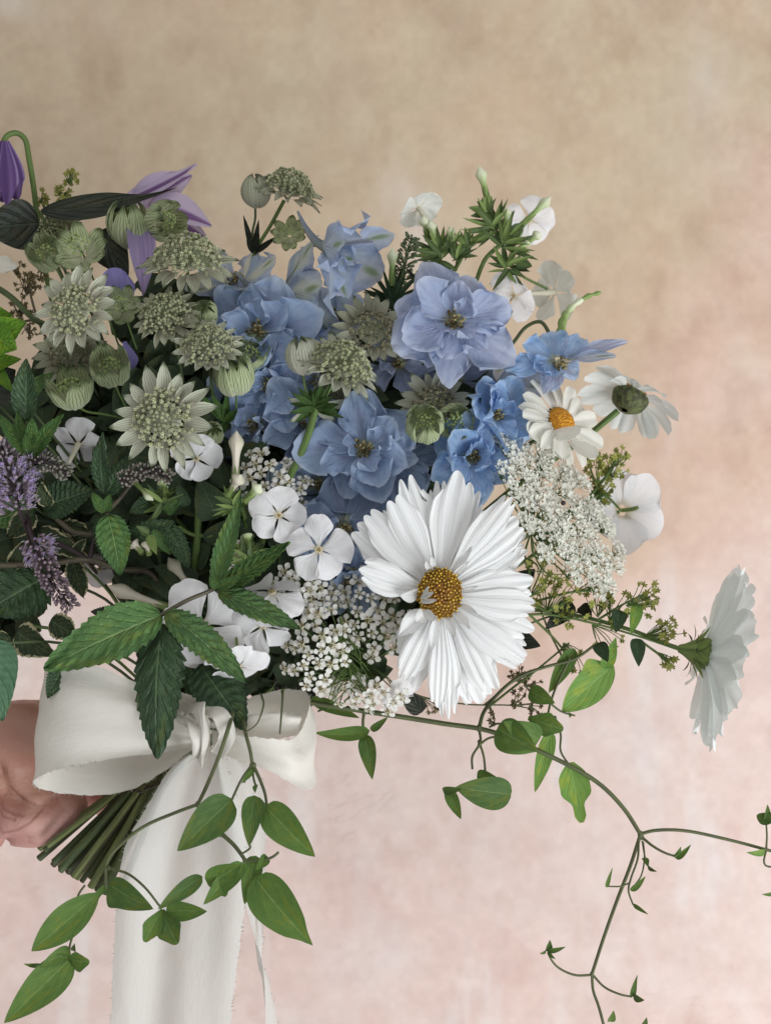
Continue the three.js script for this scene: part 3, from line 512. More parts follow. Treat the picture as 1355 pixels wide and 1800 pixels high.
// ---------------------------------------------------------------- Queen Anne's lace
{
  const c = P(980, 893, 38), u = U(38), fd = new V3(0.70, 0.50, 0.50).normalize(), e1 = new V3(0.61, -0.79, 0).addScaledVector(fd, -(new V3(0.61, -0.79, 0).dot(fd))).normalize(), e2 = fd.clone().cross(e1).normalize();
  const h = thing('lace_flower_umbel', 'flat lacy umbel of countless tiny white florets right of the big cosmos', 'lace flower', c), base = c.clone().addScaledVector(fd, -70 * u).addScaledVector(e1, 10 * u);
  const flo = [0, 1, 2].map(() => { const l = []; for (let i = 0; i < 5; i++) { const g = petal({ L: 1, W: 0.42, nu: 3, nv: 2, round: 0.2, notch: 0.12, bend: rr(0.1, 0.9) }), o = radial(new THREE.Object3D(), i / 5 * 6.28 + rr(-0.3, 0.3), rr(-0.1, 0.5), 0.08); o.updateMatrix(); o.scale.setScalar(rr(0.6, 1.1)); o.updateMatrix(); l.push(g.applyMatrix4(o.matrix)); } return mergeGeometries(l); });
  const rays = [];
  for (let i = 0; i < 62; i++) {
    const q = Math.sqrt((i + 0.5) / 62), a = i * 2.39996 + rr(-0.12, 0.12), rad = 162 * q * (1 + 0.05 * Math.sin(a * 3)), ctr = c.clone().addScaledVector(e1, Math.cos(a) * rad * u * 1.06).addScaledVector(e2, Math.sin(a) * rad * u * 0.96).addScaledVector(fd, (rr(-7, 7) + 12 * q * q - 24 * Math.max(0, q - 0.85) * 4) * u);
    const l = [], n = 34 + Math.floor(R() * 10), s = rr(21, 27);
    for (let k = 0; k < n; k++) {
      const b = k * 2.39996, w = Math.sqrt((k + 0.5) / n) * s, p = ctr.clone().addScaledVector(e1, Math.cos(b) * w * u).addScaledVector(e2, Math.sin(b) * w * u).addScaledVector(fd, (6 * (1 - (w / s) ** 2) + rr(-4, 4)) * u);
      l.push(flo[k % 3].clone().applyMatrix4(M4(p, new THREE.Quaternion().setFromUnitVectors(new V3(0, 0, 1), fd.clone().add(new V3(rr(-0.7, 0.7), rr(-0.7, 0.7), rr(-0.1, 0.7))).normalize()), new V3(1, 1, 1).multiplyScalar(u * rr(3.6, 6.2) * (q > 0.86 && R() < 0.3 ? 1.5 : 1)))));
      if (k % 2) rays.push(tube([ctr.clone().addScaledVector(fd, -14 * u), p], 0.6 * u, 0.5 * u, 2, 3));
    }
    worldPart(h, 'umbellet', mergeGeometries(l), M.lace);
    rays.push(tube([base, base.clone().lerp(ctr, 0.55).addScaledVector(fd, -10 * u), ctr.clone().addScaledVector(fd, -13 * u)], 1.3 * u, 0.9 * u, 6, 4));
  }
  for (let i = 0; i < 26; i++) { const a = i * 0.9, d = e1.clone().multiplyScalar(Math.cos(a)).addScaledVector(e2, Math.sin(a)); rays.push(tube([base, base.clone().addScaledVector(d, 40 * u).addScaledVector(fd, -22 * u), base.clone().addScaledVector(d, 74 * u).addScaledVector(fd, (-10 + rr(-14, 14)) * u).add(new V3(0, rr(-0.008, 0.004), 0)), base.clone().addScaledVector(d, rr(84, 105) * u).addScaledVector(fd, rr(-8, 22) * u)], 1.5 * u, 0.8 * u, 10, 4)); }
  worldPart(h, 'rays', merge(rays), M.stem, true);
  worldPart(h, 'dark_floret', new THREE.IcosahedronGeometry(4.5 * u, 1).translate(...c.clone().addScaledVector(fd, 14 * u).addScaledVector(e1, -2 * u).toArray()), M.stemPurple);
  worldPart(h, 'stem', tube([base, P(900, 960, 0), P(640, 1150, -10), P(...K)], 3.6 * u), M.stem);
}
// ---------------------------------------------------------------- white bell at the right
{
  const h = head('white_bellflower', 'soft white cupped blossom behind the lacy umbel at the right', 'bellflower', 1104, 896, -40, [0.34, 0.04, 0.92], 0.5, 78);
  const g = [0, 1, 2].map(() => petal({ L: 1.02, W: 0.52, nu: 16, nv: 12, prof: t => 0.3 + 0.7 * sst(0, 0.55, t) - 0.12 * sst(0.85, 1, t), round: 0.3, rp: 2.4, bend: -1.3, cup: 0.3, ruf: 0.12 }));
  for (let i = 0; i < 5; i++) radial(part(h, 'petal', g[i % 3], M.phlox), i / 5 * 6.283 + 0.3, 0.85 + rr(-0.1, 0.1), 0.12, -0.3);
  part(h, 'pistil', tubeLocal([[0, 0, -0.3], [0.02, 0, 0.1], [0.03, 0.02, 0.34]], 0.05, 0.05), M.calyx);
  worldPart(h, 'stem', tube([[1088, 900, -46], [1040, 905, -45], [900, 1000, -35], [600, 1150, -20], K], 3.5 * U(-40)), M.stem);
}

// ---------------------------------------------------------------- delphiniums
delphinium('large lilac blue delphinium facing the camera at the top right of the blue ones', 797, 566, dome(797, 566) + 14, [0.10, 0.06, 1], 0.4, 110, M.delLilac, { n: 7 });
delphinium('dusky blue delphinium directly above the big white cosmos', 640, 790, 56, [-0.02, 0.15, 1], 1.1, 108, M.delSlate, { n: 7 });
delphinium('bright sky blue delphinium left of the lacy umbel', 826, 804, 48, [0.22, 0.02, 0.9], 2.0, 90, M.delBright, { n: 6, tilt: 0.35 });
delphinium('pale blue hanging delphinium bell beside the top masterwort', 576, 438, dome(576, 438) + 8, [0.84, -0.36, 0.35], 0.4, 106, M.delBack, { n: 6, tilt: 0.85, single: true, inner: 2, stem: [[574, 434, 34], [548, 432, 30], [535, 450, 28], [518, 480, 26], [503, 516, 20], [480, 640, 0], [400, 1100, -10], K] });
delphinium('blue delphinium at the upper left with lilac streaked petals', 454, 588, 42, [-0.05, 0.25, 1], 0.2, 110, M.delBlue, { n: 6 });
delphinium('side-on delphinium with whitish petal backs and green tips behind the upper blue blossoms', 502, 522, 22, [0.70, 0.12, -0.12], 0.9, 122, M.delPale, { n: 6, tilt: 0.6, single: true, inner: 0 });
delphinium('pale delphinium half hidden behind the grey masterwort domes at the upper left', 418, 500, 18, [-0.2, 0.6, 0.5], 0.9, 92, M.delPale, { n: 5, tilt: 0.4, single: true, inner: 1 });
delphinium('blue delphinium below the upper left blossom, beside the masterwort buds', 476, 676, 44, [-0.1, -0.1, 1], 2.4, 90, M.delBlue, { n: 5 });
delphinium('shaded delphinium low at the left, above the cream yarrow head', 446, 744, 36, [-0.2, -0.1, 1], 1.4, 92, M.delSlate, { n: 5, single: true });
delphinium('shaded delphinium directly behind the thick forking green stem', 536, 740, 42, [0.2, -0.2, 1], 0.4, 84, M.delSlate, { n: 5, single: true });
delphinium('delphinium petals showing between the two white phlox and the big cosmos', 606, 925, 46, [0.0, -0.2, 1], 1.0, 96, M.delSlate, { n: 6, single: true });
delphinium('lowest delphinium, blue petals behind the phlox and yarrow', 612, 1020, 40, [0.0, -0.3, 1], 0.2, 70, M.delBlue, { n: 5, single: true });
delphinium('delphinium seen from behind with a green petal mark above the daisy', 872, 682, 22, [0.5, -0.35, -0.45], 0.6, 94, M.delBack, { n: 6, tilt: 0.4, single: true, inner: 0 });
delphinium('delphinium with one tall fan of petals under the big lilac one', 866, 732, 46, [0.5, 0.3, 0.6], 0.5, 82, M.delBright, { n: 5, tilt: 0.5, inner: 2 });
delphinium('blue delphinium peeking out between the masterworts at centre', 592, 562, 26, [0.1, 0.3, 0.9], 0.7, 88, M.delBlue, { n: 5, single: true, inner: 1 });
delphinium('pale blue delphinium filling the gap under the side-on one', 540, 604, 36, [0.25, 0.25, 0.9], 1.9, 78, M.delLilac, { n: 5, single: true, inner: 1 });
delphinium('blue delphinium at the left edge of the blue mass, behind the upswept masterwort', 408, 566, 26, [-0.25, 0.2, 0.9], 0.6, 76, M.delLilac, { n: 5, single: true, inner: 1 });
delphinium('pale blue delphinium behind the right side of the dusky one', 712, 806, 42, [0.3, -0.1, 0.9], 0.9, 80, M.delSlate, { n: 5, single: true, inner: 1 });
delphinium('blue delphinium hidden under the lilac one beside the sky blue one', 800, 668, 24, [0.1, -0.3, 0.9], 0.9, 72, M.delLilac, { n: 5, single: true, inner: 0 });
delphinium('shaded delphinium petals low between the dusky one and the yarrow', 560, 850, 40, [0.0, -0.1, 1], 1.7, 80, M.delSlate, { n: 5, single: true, inner: 1 });
delphinium('soft blue delphinium between the dull grey masterwort and the lilac one', 700, 640, 32, [0.0, 0.1, 1], 0.3, 74, M.delLilac, { n: 5, single: true, inner: 1 });
{ // the ragged one at the far right
  const C = [982, 634, 34], h = thing('delphinium_blossom', 'ragged blue delphinium at the far right with a twisted pale green spur', 'delphinium', P(...C), 'blue delphinium blossoms in the bouquet');
  [[1104, 600, 40, 14, M.delLilac, -0.5], [1084, 626, 44, 13, M.delBack, -0.4], [1026, 592, 30, 26, M.delBright, 0.9], [962, 582, 26, 34, M.delBright, 0.9], [918, 606, 44, 30, M.delBright, 0.7], [884, 652, 46, 24, M.delBright, -0.5], [940, 650, 50, 24, M.delBright, 0.5], [958, 694, 46, 22, M.delLilac, -0.6], [1014, 668, 42, 20, M.delBlue, -0.5], [1000, 600, 50, 20, M.delBlue, 0.8], [962, 660, 52, 16, M.delBright, 0.6]].forEach(([x, y, z, w, m, b], i) => blade(h, 'petal', m, [C[0] + (x - C[0]) * 0.1, C[1] + (y - C[1]) * 0.1, C[2] + (i % 3) * 2], [x, y, z], w, { round: 0.3, bend: b, cup: rr(0.2, 0.5), ruf: 0.3, rfn: 8, teeth: 0.05, tn: 4, nu: 16, nv: 12, hint: [rr(-0.3, 0.3), 0.4, 1] }));
  const st = part(h, 'stamens', delStamens, M.floret, true); st.scale.setScalar(80 * U(46)); faceTo(st, [0.1, -0.75, 0.6]); st.position.z = 0.006;
  const tw = tube([[985, 588, 14], [990, 560, 10], [1004, 540, 8], [1030, 522, 8], [1056, 514, 8]], 8 * U(10), 2 * U(10), 40, 8, t => (8.5 - 5.5 * t + 1.3 * Math.sin(t * 42)) * U(10));
  worldPart(h, 'spur', tw, M.budGreen);
  worldPart(h, 'stem', tube([[972, 600, 12], [950, 566, 8], [925, 574, 4], [902, 602, 0], [870, 640, -8], [700, 900, -20], K], 3.4 * U(10)), M.stemDark);
}

// ---------------------------------------------------------------- masterworts
astrantia('large masterwort facing the camera with pale bracts, lowest of the open ones', 288, 737, dome(288, 737) + 22, [-0.05, -0.02, 1], 0.2, 94, { n: 18 });
astrantia('masterwort facing the camera at the left above the cupped buds', 134, 546, dome(134, 546) + 22, [-0.16, 0.14, 1], 0.1, 80, { n: 18 });
astrantia('tallest grey domed masterwort seen from the side near the purple clematis', 330, 462, dome(330, 462) + 14, [0.06, 0.72, 0.6], 0.4, 78, { pin: 1, m: M.astGrey, tilt: -0.05 });
astrantia('small grey masterwort dome below the tallest dome', 293, 556, dome(293, 556) + 12, [-0.1, 0.4, 0.8], 0.8, 58, { pin: 1, m: M.astGrey });
astrantia('masterwort with upswept grey bracts left of the blue petals', 366, 612, dome(366, 612) + 14, [0.05, 0.5, 0.8], 1.1, 60, { pin: 1, m: M.astOpen, tilt: 0.3 });
astrantia('masterwort in profile on the branched green stem at the centre', 598, 646, 66, [0.35, 0.62, 0.62], 0.7, 72, { pin: 1, m: M.astOpen, tilt: 0.15, stem: [[598, 655, 62], [582, 680, 62], [562, 712, 62]] });
astrantia('dull grey masterwort between the two upper blue delphiniums', 652, 584, 40, [0.2, 0.3, 0.85], 1.4, 72, { pin: 2, m: M.astGrey, tilt: 0.35 });
astrantia('topmost masterwort head standing against the bare wall', 508, 336, 22, [0.28, 0.72, 0.42], 0.3, 60, { pin: 1, m: M.astGrey, tilt: 0.05, stem: [[500, 352, 18], [476, 396, 16], [450, 440, 14], [440, 480, 8], [420, 700, -10], [380, 1150, -10], K] });
astrantia('dark masterwort in the shade behind the branched green stem', 575, 690, 40, [0.0, 0.3, 0.9], 0.5, 82, { pin: 2, m: M.astGrey });
astrantia('shaded masterwort tucked under the left open masterwort', 124, 622, 34, [-0.1, 0.25, 0.9], 0.9, 66, { pin: 2, m: M.astGrey, tilt: 0.3 });
astrantia('masterwort half hidden under the large lilac delphinium', 762, 716, 44, [0.05, 0.35, 0.9], 0.1, 70, { pin: 2, m: M.astOpen, tilt: 0.3 });
astrantia('dim masterwort at the upper left under the dark twisted leaf', 100, 408, 16, [-0.1, 0.5, 0.8], 0.1, 46, { pin: 1, m: M.astGrey, tilt: 0.4 });
astBud('pale green cupped bud with a ring of green florets under the twisted leaf', 138, 432, 44, [0.0, 0.25, 1], 36, { open: 1.0 });
astBud('cupped bud left of the green ringed bud', 82, 446, 36, [-0.1, 0.3, 0.9], 30, { open: 0.4 });
astBud('cupped bud standing right of the left open masterwort', 214, 536, 46, [0.1, 0.15, 1], 27, { open: 0.9 });
astBud('large striped cupped bud hanging below the left open masterwort', 194, 646, 56, [0.0, 0.55, 0.8], 33, { open: 0.5 });
astBud('cream striped cupped bud on a curved stalk at the left', 124, 682, 52, [-0.1, 0.75, 0.6], 36, { open: 0.6, stem: [[132, 708, 50], [150, 722, 46], [185, 728, 36], [240, 740, 10]] });
astBud('small round striped bud between the grey dome and blue petals', 360, 552, 56, [0.1, 0.4, 0.9], 22, { open: 0.1 });
astBud('striped cupped bud below the upswept bracts left of the blue petals', 412, 660, 60, [0.0, 0.75, 0.6], 34, { open: 0.3 });
astBud('slim striped bud tucked against the upswept masterwort', 440, 622, 54, [0.35, 0.5, 0.7], 28, { open: 0.4 });
astBud('upright closed bud on the branched green stem at the centre', 532, 628, 64, [-0.15, 0.92, 0.3], 29, { open: 0.05, m: M.astOpen, stem: [[533, 656, 62], [536, 680, 62], [548, 712, 62]] });
astBud('cupped bud beside the purple clematis, behind the twisted leaf', 228, 396, 30, [0.0, 0.7, 0.5], 36, { open: 0.2 });
astBud('pale cupped bud in front of the clematis petals', 290, 388, 34, [0.55, -0.1, 0.6], 33, { open: 0.4 });
astBud('closed brownish bud left of the topmost masterwort', 450, 338, 20, [-0.1, 0.95, 0.25], 25, { open: 0.05, m: M.astGrey, stem: [[449, 362, 18], [449, 384, 17], [444, 410, 16], [446, 440, 14]], stemM: M.stemDark });
astBud('open green bud with a green floret cluster below the topmost masterwort', 506, 408, 22, [-0.05, 0.05, 1], 23, { open: 1.0, stem: [[500, 412, 14], [470, 425, 14], [448, 440, 14]], stemM: M.stemDark });
astBud('round striped bud between the dusky and lilac delphiniums', 746, 746, 66, [0.0, 0.25, 0.9], 32, { open: 0.25 });
astBud('striped bud half behind the round one under the lilac delphinium', 798, 742, 54, [0.3, -0.1, 0.8], 30, { open: 0.4 });
astBud('small green bud right of the large low masterwort', 372, 762, 52, [0.2, 0.3, 0.8], 20, { open: 0.1 });
{ // the branched stem carrying the middle masterwort
  const h = thing('flower_stalk', 'thick green stem forking under a frill of green leaflets at the centre', 'flower stem', P(555, 720, 62));
  worldPart(h, 'stem', tube([[555, 716, 62], [546, 752, 62], [528, 800, 60], [506, 846, 56], [480, 900, 44], [420, 1080, 10], K], 7 * U(60), 6.4 * U(60), 30), M.stem);
  for (let i = 0; i < 13; i++) { const a = -PI / 2 + (i - 6) * 0.34 + rr(-0.1, 0.1); blade(h, 'leaflet', M.mintYoung, [555, 718, 62 + rr(-2, 3)], [555 + Math.cos(a) * rr(38, 58), 716 + Math.sin(a) * rr(36, 56), 66 + rr(-8, 12)], 7, { prof: lance, round: 0, bend: rr(-0.5, 0.6), cup: 0.5 }); }
  for (const [tx, ty] of [[505, 700], [640, 702], [590, 740], [508, 742]]) blade(h, 'leaflet', M.astOpen, [555, 718, 60], [tx, ty, 60], 9, { prof: lance, round: 0, bend: 0.4 });
}
{ const h = thing('masterwort_leaflets', 'dark forked leaflets at the node under the topmost masterwort', 'leaf', P(446, 442, 14));
  for (const [x, y, w] of [[428, 378, 6], [455, 386, 6], [484, 418, 6], [480, 424, 5], [434, 410, 7], [456, 410, 6]]) blade(h, 'leaflet', M.dark, [446, 446, 14], [x, y, 20], w, { prof: lance, round: 0, cup: 0.4, bend: 0.3 }); }
{ const h = thing('masterwort_leaflets', 'green veined leaflets beside the large low masterwort', 'leaf', P(400, 740, 44));
  for (const [x, y, w] of [[372, 690, 9], [400, 690, 8], [418, 720, 9], [386, 770, 8], [350, 690, 8]]) blade(h, 'leaflet', M.mintYoung, [396, 742, 40], [x, y, 52], w, { prof: lance, round: 0, cup: 0.4, bend: 0.3 }); }

// ---------------------------------------------------------------- phlox
phlox('white phlox with a beige eye left of the big cosmos, upper of the pair', 490, 906, 70, [0.12, 0.02, 1], 1.35, 56, {});
phlox('white phlox facing the camera beside the big cosmos, lower of the pair', 560, 966, 76, [0.02, 0.05, 1], 0.3, 62, { v: 1 });
phlox('white phlox folded back under the young mint tip', 478, 1040, 68, [-0.1, 0.75, 0.55], 0.9, 66, { tilt: -0.25, v: 2 });
phlox('white phlox lying behind the small mint leaf above the yarrow', 462, 1100, 68, [-0.15, -0.25, 0.9], 0.5, 58, { tilt: -0.1 });
phlox('broad white phlox under the dark mint leaf at lower left', 356, 1100, 64, [-0.1, -0.15, 1], 0.75, 86, { v: 1 });
phlox('lowest white phlox in profile above the ribbon bow', 418, 1172, 74, [0.1, -0.72, 0.55], 0.4, 62, { tilt: 0.1 });
phlox('white phlox seen from behind below the large low masterwort', 345, 806, dome(345, 806) - 2, [0.15, -0.35, 0.9], 0.1, 48, {});
phlox('white phlox seen from the side in the shadows at left', 138, 782, 34, [0.1, 0.45, -0.5], 0.6, 52, { tilt: 0.4, m: M.phlox });
phlox('white phlox petals glimpsed at the dark left between mint stems', 176, 1000, 14, [0.1, 0.3, 0.9], 0.6, 34, {});
phlox('white phlox in profile at the top, left of the green buds', 736, 366, -4, [-0.42, 0.78, -0.42], 0.6, 46, { m: M.phloxPale, stem: [[746, 378, -8], [762, 408, -10], [772, 440, -12], [775, 480, -16], [700, 800, -25], K] });
phlox('blurred white phlox behind the green buds at the top right', 930, 386, -72, [0.15, -0.1, 0.9], 0.2, 50, { stem: [[926, 390, -76], [900, 440, -60], [885, 480, -40], [800, 700, -30], K] });
phlox('white phlox peeking out right of the large lilac delphinium', 902, 520, -12, [0.3, 0.2, 0.8], 1.0, 50, {});
phlox('see-through pale phlox seen from behind at the top right', 974, 514, -50, [0.72, 0.10, -0.45], 0.4, 56, { m: M.phloxPale, tubeM: M.phloxTube, stem: [[962, 508, -48], [925, 490, -44], [900, 475, -36], [885, 480, -36], [800, 700, -30], K] });
phlox('small white phlox tucked between yarrow and big cosmos', 700, 1222, 40, [0.35, -0.5, 0.6], 0.3, 40, {});
function budCluster(label, x, y, z, buds, leaves, o = {}) {
  const h = thing('phlox_bud_cluster', label, 'flower buds', P(x, y, z), 'phlox bud clusters');
  for (const [ax, ay, bx, by, w, dz, m] of buds) budPiece(h, [ax, ay, z + (dz ?? 0)], [bx, by, z + (dz ?? 0) + rr(-4, 8)], w, m ?? M.budGreen);
  for (const [ax, ay, bx, by, w, dz, m] of leaves) blade(h, 'leaf', m ?? (R() < 0.45 ? M.calyxDark : M.calyx), [ax, ay, z + (dz ?? 0)], [bx, by, z + (dz ?? 0) + rr(0, 8)], w, { prof: lance, round: 0, cup: 0.5, bend: rr(-0.5, 0.5), hint: [rr(-0.5, 0.5), rr(-0.2, 0.5), 1] });
  worldPart(h, 'stem', tube(o.stem ?? [[x, y, z], [lerp(x, 450, 0.4), lerp(y, 1050, 0.45), z - 35], K], 4 * U(z), 4 * U(z)), o.sm ?? M.stem); return h;
}
const spiky = (x, y, r, n, a0, a1) => Array.from({ length: Math.round(n * 1.5) }, (_, i) => { const a = lerp(a0, a1, (i + 0.5) / n) + rr(-0.15, 0.15), q = r * rr(0.75, 1.15); return [x + rr(-6, 6), y + rr(-6, 6), x + Math.cos(a) * q, y - Math.sin(a) * q, rr(3.6, 6.4), rr(-8, 10)]; });
budCluster('phlox bud cluster at the very top with two long cream buds against the wall', 878, 420, -16, [[858, 356, 842, 292, 10, 0], [918, 394, 968, 346, 9, 0], [920, 432, 950, 408, 9, 0], [905, 440, 932, 424, 7, 4], [885, 400, 893, 364, 7, 0]],
  [...spiky(868, 402, 52, 12, 0.6, 3.0), ...spiky(885, 430, 58, 12, -0.6, 1.6), ...spiky(890, 470, 45, 10, -0.8, 3.6), ...spiky(855, 372, 30, 6, 0.9, 2.6), [920, 395, 885, 418, 10, 2], [905, 460, 935, 468, 12, 0]], { stem: [[880, 430, -16], [862, 445, -16], [850, 460, -18], [800, 600, -30], [600, 1000, -30], K] });
budCluster('phlox bud cluster left of the topmost cream buds', 778, 450, -8, [[752, 420, 744, 380, 9, 4], [765, 430, 756, 388, 9, 6], [792, 440, 792, 398, 8, 0]],
  [...spiky(772, 452, 56, 14, 0.5, 3.1), ...spiky(800, 455, 46, 8, 0.1, 1.6), ...spiky(770, 462, 34, 7, 2.8, 4.9)], { stem: [[780, 462, -8], [784, 480, -10], [790, 520, -14], [640, 900, -25], K] });
budCluster('small dark calyx between the two upper bud clusters', 822, 432, -20, [], [...spiky(822, 432, 34, 11, 0.2, 3.0)], {});
budCluster('slender pale bud and dark bracts left of the lilac delphinium', 690, 500, 4, [[688, 500, 690, 436, 9, 4]], [...spiky(690, 530, 58, 14, 0.4, 2.9).map(a => [...a, M.mintDark]), ...spiky(700, 560, 50, 10, 0.0, 3.1).map(a => [...a, M.mintDark]), [735, 500, 712, 470, 5, 4, M.dark]], { sm: M.stemDark });
budCluster('tall furled cream phlox bud with two short ones above the yarrow', 420, 870, 58, [[414, 848, 416, 757, 13, 4, M.phloxTube], [404, 868, 424, 834, 12, 8, M.phloxTube], [434, 880, 458, 852, 11, 10, M.budGreen]], [...spiky(415, 890, 40, 8, 0.4, 2.8)]);
budCluster('young green phlox buds left of the tall furled bud', 268, 880, 44, [[236, 846, 270, 880, 8, 6], [292, 868, 284, 842, 10, 8], [290, 880, 288, 850, 8, 4]], [...spiky(285, 885, 40, 8, 0.2, 3.0)]);
budCluster('two white oval buds under the small mint leaves at left', 246, 955, 46, [[250, 970, 232, 952, 11, 4, M.phloxTube], [262, 972, 256, 952, 9, 4, M.phloxTube]], [[262, 940, 240, 925, 9, 8], [262, 940, 276, 975, 10, 8], [270, 930, 300, 975, 12, 8, M.mint]]);
budCluster('long cream phlox bud lying above the big mint leaf', 285, 1066, 36, [[300, 1070, 190, 1030, 13, 0, M.phloxTube]], [], {});
budCluster('cream phlox tube leaning beside the long lying bud', 334, 1032, 34, [[340, 1040, 296, 980, 12, 0, M.phloxTube]], [], {});
budCluster('green calyxes with a white knob under the phlox pair', 442, 950, 48, [[438, 960, 432, 938, 11, 6]], [...spiky(438, 985, 44, 10, 0.2, 2.6)]);

// ---------------------------------------------------------------- yarrow
yarrow('cream yarrow head left of the dusky blue delphinium', 480, 850, 54, 70, 60, 0.5, 28, [0.05, 0.25, 1], { bx: 470, by: 940 });
yarrow('white yarrow head between mint leaf and feathery green leaf', 556, 1140, 66, 60, 76, 0.3, 25, [-0.15, 0.0, 1], { bx: 620, by: 1190, fr: 18 });
yarrow('greyish yarrow head tucked left of the big cosmos petals', 655, 1075, 48, 68, 82, -0.2, 30, [0.1, 0.1, 1], { bx: 630, by: 1180, fr: 18, m: M.yarrow });
yarrow('lowest yarrow head, drooping over the vine stem', 640, 1222, 52, 78, 28, 0.15, 18, [-0.1, -0.35, 0.9], { bx: 625, by: 1150, fr: 18 });
yarrow('dim yarrow head glimpsed behind the phlox pair', 535, 1035, 50, 60, 44, 0.4, 20, [0, 0, 1], { m: M.yarrow });
yarrow('dim yarrow florets glimpsed beside the upright mint leaf', 408, 995, 44, 32, 42, 0.2, 11, [0, 0, 1], {});
{ const h = thing('feathery_leaf', 'fine feathery green leaf between the two lower yarrow heads', 'leaf', P(610, 1180, 52)), l = [];
  for (let i = 0; i < 46; i++) { const t = i / 46, x = lerp(600, 618, t), y = lerp(1100, 1215, t), s = i % 2 ? 1 : -1; l.push(tube([[x, y, 54], [x + s * rr(12, 24), y + rr(4, 22), 58], [x + s * rr(24, 46), y + rr(20, 52), 56 + rr(-4, 6)]], 1.4 * U(54), 0.7 * U(54), 6, 4)); }
  worldPart(h, 'fronds', merge(l), M.stem, true); worldPart(h, 'midrib', tube([[598, 1085, 52], [608, 1140, 54], [618, 1215, 54], [560, 1250, 10]], 2.2 * U(54)), M.stem); }
// ---------------------------------------------------------------- clematis
{
  const h = thing('clematis_flower', 'deep purple nodding clematis bell cut off by the left edge', 'clematis', P(10, 250, 16), 'purple clematis');
  [[-46, 352, 20, 20], [-14, 362, 34, 23], [14, 360, 38, 18], [30, 352, 20, 20], [4, 356, 6, 22]].forEach(([x, y, z, w]) => blade(h, 'petal', M.clematisDeep, [8 + (x - 8) * 0.15, 248, 16 + (z - 16) * 0.3], [x, y, z], w, { prof: t => 0.25 + 0.75 * Math.sin(Math.min(1, t / 0.6) * PI / 2) - 0.3 * sst(0.75, 1, t), round: 0.3, cup: -0.25, pleat: 0.1, pn: 1.6, bend: 0.35 * (x < 8 ? 1 : -1) * 0 + 0.3, nu: 14, nv: 12 }));
  worldPart(h, 'stem', tube([[6, 250, 18], [14, 238, 18], [30, 234, 16], [44, 244, 14], [52, 280, 14], [60, 330, 12], [66, 380, 8], [90, 520, -10], [250, 1000, -10], K], 5 * U(14), 5 * U(14), 40), M.stem);
}
{
  const h = thing('clematis_flower', 'pale purple clematis with pointed striped petals at the upper left', 'clematis', P(235, 365, 6), 'purple clematis');
  [[[214, 356, 8], [346, 290, 2], 22, 0.3, [0.2, 0.8, 0.9]], [[232, 352, 4], [338, 308, -8], 34, -0.2, [0.1, -0.4, 0.9]], [[262, 362, 2], [372, 396, 4], 38, -0.35, [0.1, 0.5, 0.9]], [[270, 366, -8], [366, 420, -14], 26, 0.2, [0, 0, 1]], [[238, 380, 32], [252, 520, 40], 28, -0.7, [0.5, 0.0, 0.9]]].forEach(([a, b, w, bend, hint], i) => blade(h, 'petal', i === 4 ? M.mauve : M.clematis, a, b, w, { prof: lance, round: 0, cup: 0.35, bend, ruf: 0.15, nu: 16, nv: 10, hint }));
  worldPart(h, 'stem', tube([[232, 364, 2], [250, 430, -10], [320, 900, -20], K], 4 * U(0)), M.stemDark);
}
{ const h = thing('clematis_petal', 'rounded lilac petal behind the left open masterwort', 'petal', P(206, 530, 36)); blade(h, 'petal', M.lilac, [206, 545, 34], [203, 470, 40], 34, { prof: t => 0.6 + 0.4 * Math.sin(t * PI * 0.8), round: 0.3, cup: 0.1, ruf: 0.1 });
  blade(h, 'petal', M.lilac, [220, 600, 24], [232, 660, 26], 18, { round: 0.3, cup: 0.2 }); }
{ const h = thing('fallen_petal', 'pale peach curled petal at the left edge under the dark leaf', 'petal', P(6, 466, 30)); blade(h, 'petal', M.cream, [-28, 458, 20], [30, 470, 34], 16, { cup: 0.5, bend: 0.5, ruf: 0.2 }); }

// ---------------------------------------------------------------- leaves, one by one or in pairs on a sprig
const mintO = { prof: t => Math.max(0.02, Math.pow(Math.sin(PI * Math.pow(t, 0.72)), 0.75)), round: 0, serr: 0.16, sn: 15, puck: 0.06, pk: 9, nu: 60, nv: 16 };
function leafThing(name, label, m, a, b, w, o = {}) {
  const h = thing(name, label, 'leaf', P(...a), o.group); blade(h, 'leaf_blade', m, a, b, w, { ...mintO, cup: 0.1, fold: 0.12, bend: -0.4, ...o });
  worldPart(h, 'stem', tube(o.stem ?? [a, [lerp(a[0], 380, 0.4), lerp(a[1], 1150, 0.4), a[2] - 26], K], 2.6 * U(a[2]), 3 * U(a[2])), o.sm ?? M.stemDark); return h;
}
function sprig(label, leaves, stems, sm, name = 'mint_sprig', cat = 'mint', sr = 4, extra) {
  const h = thing(name, label, cat, P(...stems[0][0]), name === 'mint_sprig' ? 'mint sprigs' : undefined);
  for (const [m, a, b, w, o] of leaves) blade(h, 'leaf', m, a, b, w, { ...mintO, sn: Math.round(rr(11, 18)), pk: rr(7, 10), puck: rr(0.035, 0.07), ruf: rr(0.04, 0.16), rfn: rr(5, 9), skew: rr(-0.06, 0.06), cup: 0.1, fold: 0.12, bend: -0.4, ph: R() * 6, ...(o ?? {}) });
  for (const s of stems) worldPart(h, 'stem', tube(s, sr * U(s[0][2]), sr * 0.9 * U(s[0][2])), sm ?? M.stemBrown);
  return h;
}
